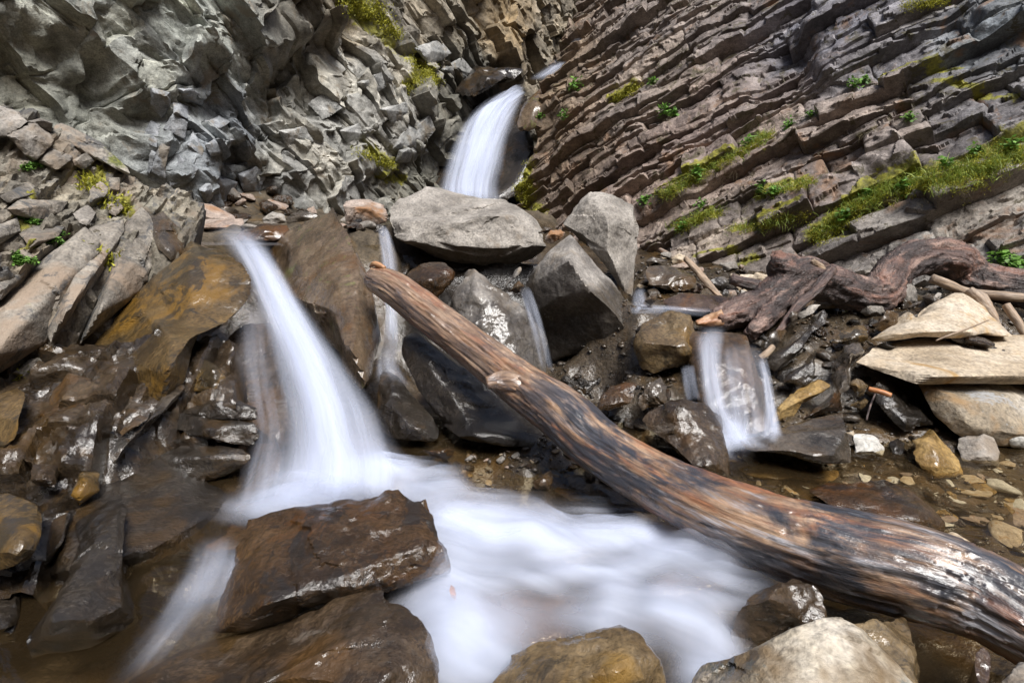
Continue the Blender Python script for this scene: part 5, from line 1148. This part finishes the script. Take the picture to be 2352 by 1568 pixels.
limb('branch', [(2140,640,3.62),(2180,655,3.6),(2225,672,3.58),(2290,678,3.5),(2352,684,3.45),(2460,690,3.4)], [.03,.03,.028,.028,.026,.024], 'stick', 'smooth pale branch lying in front of the gnarled trunk', 'branch', nu=20, nv=60, amp=.08, seed=67)
limb('branch', [(2225,668,3.5),(2250,690,3.45),(2275,720,3.4),(2300,760,3.33)], [.03,.035,.028,.012], 'stick', 'frayed brown branch hanging over the triangular tan slab', 'branch', nu=20, nv=50, amp=.2, fine=.12, seed=68)
limb('stick', [(2310,700,3.35),(2335,735,3.3),(2370,790,3.22)], [.022,.022,.02], 'stick', 'tan stick above the broad slab at the right edge', 'stick', nu=16, nv=30, amp=.12, seed=69)
limb('stick', [(1995,893,2.38),(2020,899,2.36),(2047,908,2.34)], [.011,.011,.010], 'redstick', 'short bright orange stick on black wet rock', 'stick', nu=16, nv=30, amp=.08, seed=70)
limb('stick', [(1745,822,2.98),(1760,812,2.98),(1775,796,3.0)], [.015,.018,.016], 'stick', 'curved brown stick end below the dark tilted block', 'stick', nu=16, nv=30, amp=.1, seed=71)
limb('twig', [(2150,782,2.75),(2185,768,2.74),(2230,752,2.75),(2270,735,2.8)], [.004,.005,.004,.003], 'stick', 'thin dry twig lying along the edge of the triangular slab', 'twig', nu=8, nv=24, amp=.1, seed=72)
limb('twig', [(2010,905,2.42),(1998,935,2.38),(1990,965,2.35)], [.003,.004,.003], 'bark', 'thin dark twig hanging below the orange stick', 'twig', nu=8, nv=24, amp=.1, seed=73)

# ------------------------------------------------------------------ pebbles and gravel
PEB = []
for k in range(12):
    rs_ = np.random.RandomState(500 + k)
    pts = rs_.randn(14, 3); pts /= np.linalg.norm(pts, axis=1, keepdims=True)
    pts *= np.array([1.0, rs_.uniform(.6, .95), rs_.uniform(.35, .7)])
    V, F = rock_geo([pts], 3, p=12 if k % 2 else 30, amp=.03, fac=.05, nf=8, chips=3, seed=600 + k)
    V[:, 2] -= V[:, 2].min() + .15
    PEB.append((V, F))
PM = {c: [mk_mesh('pebble', V, F, M[c], True, 38) for V, F in PEB] for c in ('wet_brown', 'wet_grey', 'gold', 'pale', 'tan', 'grey_dry', 'wet_dark', 'pink', 'reddish')}
PR = random.Random(9)
ANCH = [(1850,920,'golden slab'), (2080,930,'silver-black rock'), (1900,760,'tilted block'), (2000,720,'trunk'), (2150,720,'triangular slab'), (2250,830,'broad slab'), (1680,890,'small fall'), (2250,1030,'triangular stone'), (1990,1020,'white stone'),
  (2140,1040,'golden rock'), (2330,1010,'cream stone'), (1630,650,'leaning stick'), (1530,600,'dark slate'), (1740,640,'rotten log'), (1530,640,'dark wet block'), (1700,690,'light grey stone'), (1420,910,'brown flat rock'), (1560,980,'angular boulder'), (1330,900,'tilted boulder'),
  (1500,840,'ochre-stained block'), (450,480,'long pinkish boulder'), (500,515,'low flat slab'), (620,500,'square stone'), (690,500,'dark flat stone'), (830,490,'mossy pinkish boulder'), (1050,1045,'small brown stone'), (1150,1045,'dark boulder'), (1260,1050,'log underside'), (1380,1090,'log flank'),
  (1800,1090,'orange-brown slab'), (2010,1140,'glossy brown boulder'), (2200,1130,'golden rock foot'), (2310,1180,'right edge'), (1720,1050,'plank-shaped rock')]
CN = {'wet_brown': 'brown', 'wet_grey': 'dark grey', 'gold': 'golden', 'pale': 'white', 'tan': 'tan', 'grey_dry': 'light grey', 'wet_dark': 'black', 'pink': 'pinkish', 'reddish': 'rust-red'}
def pebble(x, y, px, col, label, group, name='pebble', flat=1.0, sink=0.0, z=None):
    near = min(ANCH, key=lambda q: (q[0] - x) ** 2 + (1.6 * (q[1] - y)) ** 2)[2]
    label = label.replace(' stone ', ' stone by the ' + near + ' ', 1).replace(' pebble ', ' pebble by the ' + near + ' ', 1)
    label = label.replace('%', ('tiny ' if px < 19 else 'small ' if px < 36 else 'fist-sized ') + CN[col])
    h, n = ray(GROUND, x, y)
    if h is None: return
    d = np.linalg.norm(h - CAMV)
    r = px / FPX * d * .5
    o = link(name, PM[col][PR.randrange(12)], h + np.array([0, 0, (z or 0) - sink * r]))
    o.scale = (r, r * PR.uniform(.75, 1.05), r * PR.uniform(.7, 1.15) * flat)
    o.rotation_euler = (PR.uniform(-.3, .3), PR.uniform(-.3, .3), PR.uniform(0, 6.28))
    return tag(o, label, name, group)
COLS = ['wet_brown', 'wet_grey', 'gold', 'wet_dark', 'reddish', 'wet_brown', 'wet_grey', 'pale', 'tan']
for i in range(95):                     # gravel bar under the log
    x = PR.uniform(1050, 1420); y = PR.uniform(1034, 1112)
    if y > 1085 and PR.random() < .6: continue
    pebble(x, y, PR.choice([14, 16, 20, 26, 34]), PR.choice(['gold', 'tan', 'wet_brown', 'wet_grey', 'grey_dry', 'pink', 'wet_brown']), '% wet pebble on the gravel bar', 'pebbles of the gravel bar')
for i in range(110):                    # clear pool at right
    x = PR.uniform(1640, 2352); y = PR.uniform(1040, 1215)
    pebble(x, y, PR.choice([18, 24, 30, 40, 55, 70]), PR.choice(['gold', 'tan', 'tan', 'wet_brown', 'tan', 'pale', 'wet_grey', 'gold', 'pink']), '% pebble under the clear right pool', 'pebbles in the clear pool', flat=.5, sink=.25)
for i in range(30):                     # larger ovals near the right edge of the pool
    x = PR.uniform(2080, 2352); y = PR.uniform(1090, 1225)
    pebble(x, y, PR.choice([40, 50, 60, 76]), PR.choice(['gold', 'tan', 'pale', 'tan', 'pink', 'wet_brown']), '% oval pebble under the clear right pool', 'pebbles in the clear pool', flat=.42, sink=.2)
for i in range(120):                    # bank between the small fall and the trunk
    x = PR.uniform(1700, 2352); y = PR.uniform(700, 1040)
    pebble(x, y, PR.choice([18, 24, 30, 38, 50, 60]), PR.choice(['wet_grey', 'wet_dark', 'wet_brown', 'wet_dark', 'wet_grey', 'tan', 'grey_dry']), '% stone in the right bank rubble', 'rubble stones of the right bank', name='stone')
for i in range(70):                     # rubble at the foot of the right cliff
    x = PR.uniform(1470, 1800); y = PR.uniform(585, 700)
    pebble(x, y, PR.choice([14, 18, 24, 30, 40]), PR.choice(['grey_dry', 'tan', 'wet_grey', 'pink', 'wet_dark', 'wet_brown']), '% loose stone at the right cliff foot', 'stones at the cliff foot', name='stone')
for i in range(45):                     # beside the corner under the tilted boulder
    x = PR.uniform(1290, 1640); y = PR.uniform(850, 1020)
    pebble(x, y, PR.choice([20, 26, 34, 44, 56]), PR.choice(['wet_dark', 'wet_brown', 'wet_dark', 'wet_grey']), '% wet stone in the corner behind the log', 'stones in the corner behind the log', name='stone')
for i in range(90):                     # beyond the upper pool
    x = PR.uniform(330, 890); y = PR.uniform(448, 530)
    pebble(x, y, PR.choice([16, 24, 34, 46, 60]), PR.choice(['grey_dry', 'pink', 'wet_grey', 'wet_brown']), '% stone beside the upper pool', 'stones by the upper pool', name='stone')
def gravel():
    rs = np.random.RandomState(77)
    VV, FF, n = [], [], 0
    X = rs.uniform(-.4, 3.4, 5200); Y = rs.uniform(1.75, 5.2, 5200)
    Z = ground_z(X, Y)
    small = [rock_geo([p], 1, p=20, amp=.02, fac=0, nf=0, chips=0, seed=i) for i, p in enumerate([rs.randn(10, 3) * np.array([1, .8, .55]) for _ in range(8)])]
    for i in range(len(X)):
        V, F = small[i % 8]
        r = .006 + .016 * rs.rand() ** 2
        a = rs.rand() * 6.28; c, s_ = math.cos(a), math.sin(a)
        W = np.stack([V[:, 0] * c - V[:, 1] * s_, V[:, 0] * s_ + V[:, 1] * c, V[:, 2]], 1) * r + np.array([X[i], Y[i], Z[i] + r * .3])
        VV.append(W); FF.append(F + n); n += len(V)
    tag(link('gravel', mk_mesh('gravel', np.concatenate(VV), np.concatenate(FF), M['wet_grey'], True)), 'fine wet gravel between the stones of the bank', 'gravel', kind='stuff')
gravel()

# ------------------------------------------------------------------ moss, grass and small plants
def leaf_mat(name, a, b):
    t = NT(name)
    geo = t.n('ShaderNodeNewGeometry'); oi = t.n('ShaderNodeObjectInfo')
    n = t.noise(geo.outputs['Position'], 22.0, 3, .6)
    rn = t.n('ShaderNodeAttribute', attribute_name='shade')
    base = t.ramp(t.math('ADD', t.math('MULTIPLY', n, .6), t.math('MULTIPLY', rn.outputs['Fac'], .5)), [(.3, a), (.75, b)])
    bs = t.n('ShaderNodeBsdfPrincipled'); t.l(base, bs.inputs['Base Color']); bs.inputs['Roughness'].default_value = .6
    tl = t.n('ShaderNodeBsdfTranslucent'); t.l(base, tl.inputs[0])
    mx = t.n('ShaderNodeMixShader'); mx.inputs[0].default_value = .3
    t.l(bs.outputs[0], mx.inputs[1]); t.l(tl.outputs[0], mx.inputs[2]); t.l(mx.outputs[0], t.out.inputs[0])
    return t.m
M['moss'] = leaf_mat('moss_leaf', (.15, .16, .015), (.5, .48, .05))
M['grass'] = leaf_mat('grass_blade', (.10, .15, .02), (.34, .42, .08))
M['dry'] = leaf_mat('dry_grass_blade', (.16, .13, .07), (.36, .31, .19))
M['leaf'] = leaf_mat('green_leaf', (.06, .15, .02), (.2, .38, .07))

def blades(rs, base, nrm, n, length, width, spread, droop, curl=3):
    """n bent blades from around one root point"""
    p = base + rs.randn(n, 3) * spread
    d = nrm * .5 + np.array([0, 0, .8]) + rs.randn(n, 3) * .55
    d /= np.linalg.norm(d, axis=1, keepdims=True)
    L = length * rs.uniform(.5, 1.2, (n, 1))
    sd_ = np.cross(d, rs.randn(n, 3)); sd_ /= np.linalg.norm(sd_, axis=1, keepdims=True) + 1e-6
    rows_ = []
    for j in range(curl + 1):
        w = width * (1 - j / curl) * .5 + width * .05
        rows_ += [p - sd_ * w, p + sd_ * w]
        p = p + d * L / curl
        d = d + np.array([0, 0, -droop]); d /= np.linalg.norm(d, axis=1, keepdims=True)
    V = np.stack(rows_, 1).reshape(-1, 3)
    m = 2 * (curl + 1)
    k0 = (np.arange(n) * m)[:, None, None]
    q = np.array([(2 * j, 2 * j + 1, 2 * j + 3, 2 * j + 2) for j in range(curl)])[None]
    return V, (k0 + q).reshape(-1, 4), np.repeat(rs.rand(n), m)

class Acc:
    """gathers the blades of one plant or carpet"""
    def __init__(s): s.V, s.F, s.S, s.n = [], [], [], 0
    def add(s, V, F, S):
        V = np.asarray(V); s.V.append(V); s.F.append(np.asarray(F) + s.n); s.S.append(np.asarray(S)); s.n += len(V)
    def get(s): return np.concatenate(s.V), np.concatenate(s.F), np.concatenate(s.S)

def leaves(rs, base, nrm, n, length, size):
    V, F, S = [], [], []
    for i in range(n):
        d = nrm * .7 + np.array([0, 0, .6]) + rs.randn(3) * .6; d /= np.linalg.norm(d)
        c = base + d * length * rs.uniform(.3, 1.1)
        a = rs.randn(3); a[2] *= .4; a /= np.linalg.norm(a)
        up = np.array([0, 0, 1.]) + rs.randn(3) * .4
        s = np.cross(a, up); s /= np.linalg.norm(s) + 1e-6
        L = size * rs.uniform(.6, 1.2); w = L * .36; k0 = len(V); sh = rs.rand()
        V += [c, c + a * L * .45 + s * w, c + a * L, c + a * L * .45 - s * w]; S += [sh] * 4
        F.append((k0, k0 + 1, k0 + 2, k0 + 3))
    return V, F, S

def plant(name, label, group, bvh, x, y, kind, n, size, seed, cat, rad=0):
    rs = np.random.RandomState(seed)
    acc = Acc()
    h0 = None
    for q in range(max(1, rad)):
        h, nn = ray(bvh, x + (rs.randn() * rad * 3 if rad else 0), y + (rs.randn() * rad * 1.6 if rad else 0))
        if h is None: continue
        if np.dot(nn, CAMV - h) < 0: nn = -nn
        if h0 is None: h0 = h
        if np.linalg.norm(h - h0) > .5: continue
        b = h - nn * .005
        if kind == 'grass': V, F, S = blades(rs, b, nn, n, size, size * .06, size * .12, .28)
        elif kind == 'dry': V, F, S = blades(rs, b, nn, n, size, size * .022, size * .15, .5, 4)
        elif kind == 'leaf': V, F, S = leaves(rs, b, nn, n, size, size * .55)
        else: V, F, S = blades(rs, b, nn, n, size, size * .35, size * .9, .5, 2)
        acc.add(V, F, S)
    if h0 is None or not acc.n: return
    V, FF, SS = acc.get(); V = V - h0
    o = link(name, mk_mesh(name, V, np.array(FF), M[kind], False, None, {'shade': ('FLOAT', SS)}), h0)
    tag(o, label, cat, group, 'stuff' if kind in ('moss', 'dry', 'grass') and rad else None)
    return o

def band(x0, y0, x1, y1, n, jit):
    rs = np.random.RandomState(int(x0 + y0))
    return [(x0 + (x1 - x0) * t + rs.randn() * jit, y0 + (y1 - y0) * t + rs.randn() * jit * .6) for t in rs.rand(n)]
sd = 3000
for lab, segs in (
   ('yellow-green moss and grass on the long ledge of the right cliff', [(1870,548,2020,445,40,14),(2020,445,2180,405,40,18),(2180,420,2345,350,45,22)]),
   ('mossy grass tufts on the short ledge left of the long mossy ledge', [(1520,452,1640,385,26,10),(1640,385,1770,310,22,9)]),
   ('mossy grass on the lowest ledges of the right cliff', [(1550,525,1650,485,16,10),(1690,530,1850,495,16,10),(1740,452,1870,418,14,8)])):
    for kind, nn_, sz in (('moss', 26, .016), ('grass', 12, .10)):
        rs = np.random.RandomState(sd); sd += 1
        acc = Acc()
        for sg in segs:
            for x, y in band(*sg[:4], sg[4] * (9 if kind == 'moss' else 2), sg[5]):
                h, nv = ray(BV_R, x, y)
                if h is None: continue
                if np.dot(nv, CAMV - h) < 0: nv = -nv
                V, F, S = blades(rs, h, nv, nn_, sz, sz * (.4 if kind == 'moss' else .06), sz * (1.1 if kind == 'moss' else .25), .4, 2 if kind == 'moss' else 3)
                acc.add(V, F, S)
        V, FF, SS = acc.get(); o0 = V.mean(0)
        tag(link('moss_patch' if kind == 'moss' else 'ledge_grass', mk_mesh(kind, V - o0, np.array(FF), M[kind], False, None, {'shade': ('FLOAT', SS)}), o0),
            lab.replace('moss and grass', kind).replace('mossy grass tufts', kind).replace('mossy grass', kind + ' tufts'), kind, kind='stuff')
def moss_cover(lab, bvh, segs, sz=.02):
    rs = np.random.RandomState(len(lab)); acc = Acc()
    for sg in segs:
        for x, y in band(*sg):
            h, nv = ray(bvh, x, y)
            if h is None: continue
            if np.dot(nv, CAMV - h) < 0: nv = -nv
            V, F, S = blades(rs, h, nv, 22, sz, sz * .4, sz * 1.2, .4, 2)
            acc.add(V, F, S)
    V, FF, SS = acc.get(); o0 = V.mean(0)
    tag(link('moss_patch', mk_mesh('moss_patch', V - o0, np.array(FF), M['moss'], False, None, {'shade': ('FLOAT', SS)}), o0), lab, 'moss', kind='stuff')
moss_cover('moss draped over the top edge of the grey left cliff', BV_L, [(800,5,870,35,150,16),(870,40,915,85,60,10)], .035)
moss_cover('bright moss cushion on the left cliff near the waterfall', BV_L, [(950,140,1000,190,90,10),(935,200,965,170,40,8)], .03)
moss_cover('moss on the low ledge left of the waterfall', BV_L, [(825,350,905,385,70,6)], .028)
moss_cover('moss strip under a ledge right of the waterfall', BV_R, [(1410,232,1465,200,70,5)], .03)
moss_cover('yellow moss at the top edge of the right cliff', BV_R, [(2075,18,2175,4,80,6)], .018)
moss_cover('dark moss beside the foot of the waterfall', BV_R, [(1185,330,1200,470,120,10)], .03)
for i, (x, y, k, sz) in enumerate([(1525,255,'leaf',.10),(1545,270,'leaf',.09),(1320,195,'leaf',.10),(1300,265,'leaf',.08),(1500,190,'leaf',.07),(1960,200,'leaf',.07),(1985,190,'leaf',.06),(2090,275,'leaf',.06),(1810,290,'leaf',.07),(1860,270,'leaf',.06),
   (1750,435,'leaf',.09),(1780,450,'leaf',.08),(1600,400,'leaf',.08),(1720,330,'leaf',.08),(2080,430,'leaf',.07),(2170,385,'leaf',.07),(2250,350,'leaf',.07),(2320,340,'leaf',.07),(1990,455,'leaf',.07),(1940,500,'leaf',.07),(1480,465,'leaf',.08),(1570,520,'leaf',.08),
   (2300,600,'leaf',.07),(2330,620,'leaf',.08),(2280,615,'leaf',.06),(1610,470,'leaf',.06),(1240,270,'leaf',.07)]):
    where = ('beside the waterfall' if x < 1350 else 'left part' if x < 1650 else 'middle' if x < 1900 else 'right part' if x < 2200 else 'right end')
    hgt = 'low' if y > 440 else 'half-way up' if y > 300 else 'high'
    lab_ = 'small bright green leafy plant ' + hgt + ' on the ' + ('right cliff beside the waterfall' if x < 1350 else where + ' of the right cliff')
    plant('leafy_plant', lab_, 'leafy plants on the right cliff', BV_R, x, y, k, 60, sz * 1.25, 4000 + i, 'plant')
for i, (x, y) in enumerate([(1535,285),(1650,420),(1690,400),(2010,300),(1980,315),(2060,470),(2130,470),(2200,440),(1900,540),(2290,400)]):
    plant('dry_grass', 'dry pale grass hanging from a ledge of the right cliff', 'dry grass tufts on the right cliff', BV_R, x, y, 'dry', 26, .12, 4100 + i, 'grass')
for i, (x, y, lab) in enumerate([(68,598,'bright green moss tuft on the tan slab at left'),(62,515,'small green moss tuft in a hollow of the outcrop'),(72,385,'tiny fern-like moss sprig high on the outcrop'),(130,555,'little moss tuft beside the tan slab top'),(230,590,'dull green moss tuft between two slabs of the outcrop'),(218,430,'yellow moss tuft between blocks of the outcrop'),(270,480,'small yellow moss tuft at the outcrop crest'),(40,880,'thin moss tuft above the square wet block')]):
    plant('moss_tuft', lab, None, BV_O, x, y, 'leaf' if i < 4 else 'moss', 90, .03, 4200 + i, 'moss', rad=5)
# a fallen leaf at the foaming edge
def fallen_leaf():
    c = P(1036, 1342, 1.62)
    V = np.array([(0, 0, 0), (.012, .006, .006), (.03, .004, .012), (.045, -.004, .004), (.03, -.012, .006), (.012, -.01, .003)])
    o = link('fallen_leaf', mk_mesh('fallen_leaf', V, np.array([(0, 1, 5), (1, 2, 5), (2, 4, 5), (2, 3, 4)]), M['redstick'], True, None, {'grain': ('FLOAT_VECTOR', V)}), c)
    o.rotation_euler = (.4, .6, -1.0)
    tag(o, 'small red leaf caught at the edge of the wet brown boulder', 'leaf')
fallen_leaf()
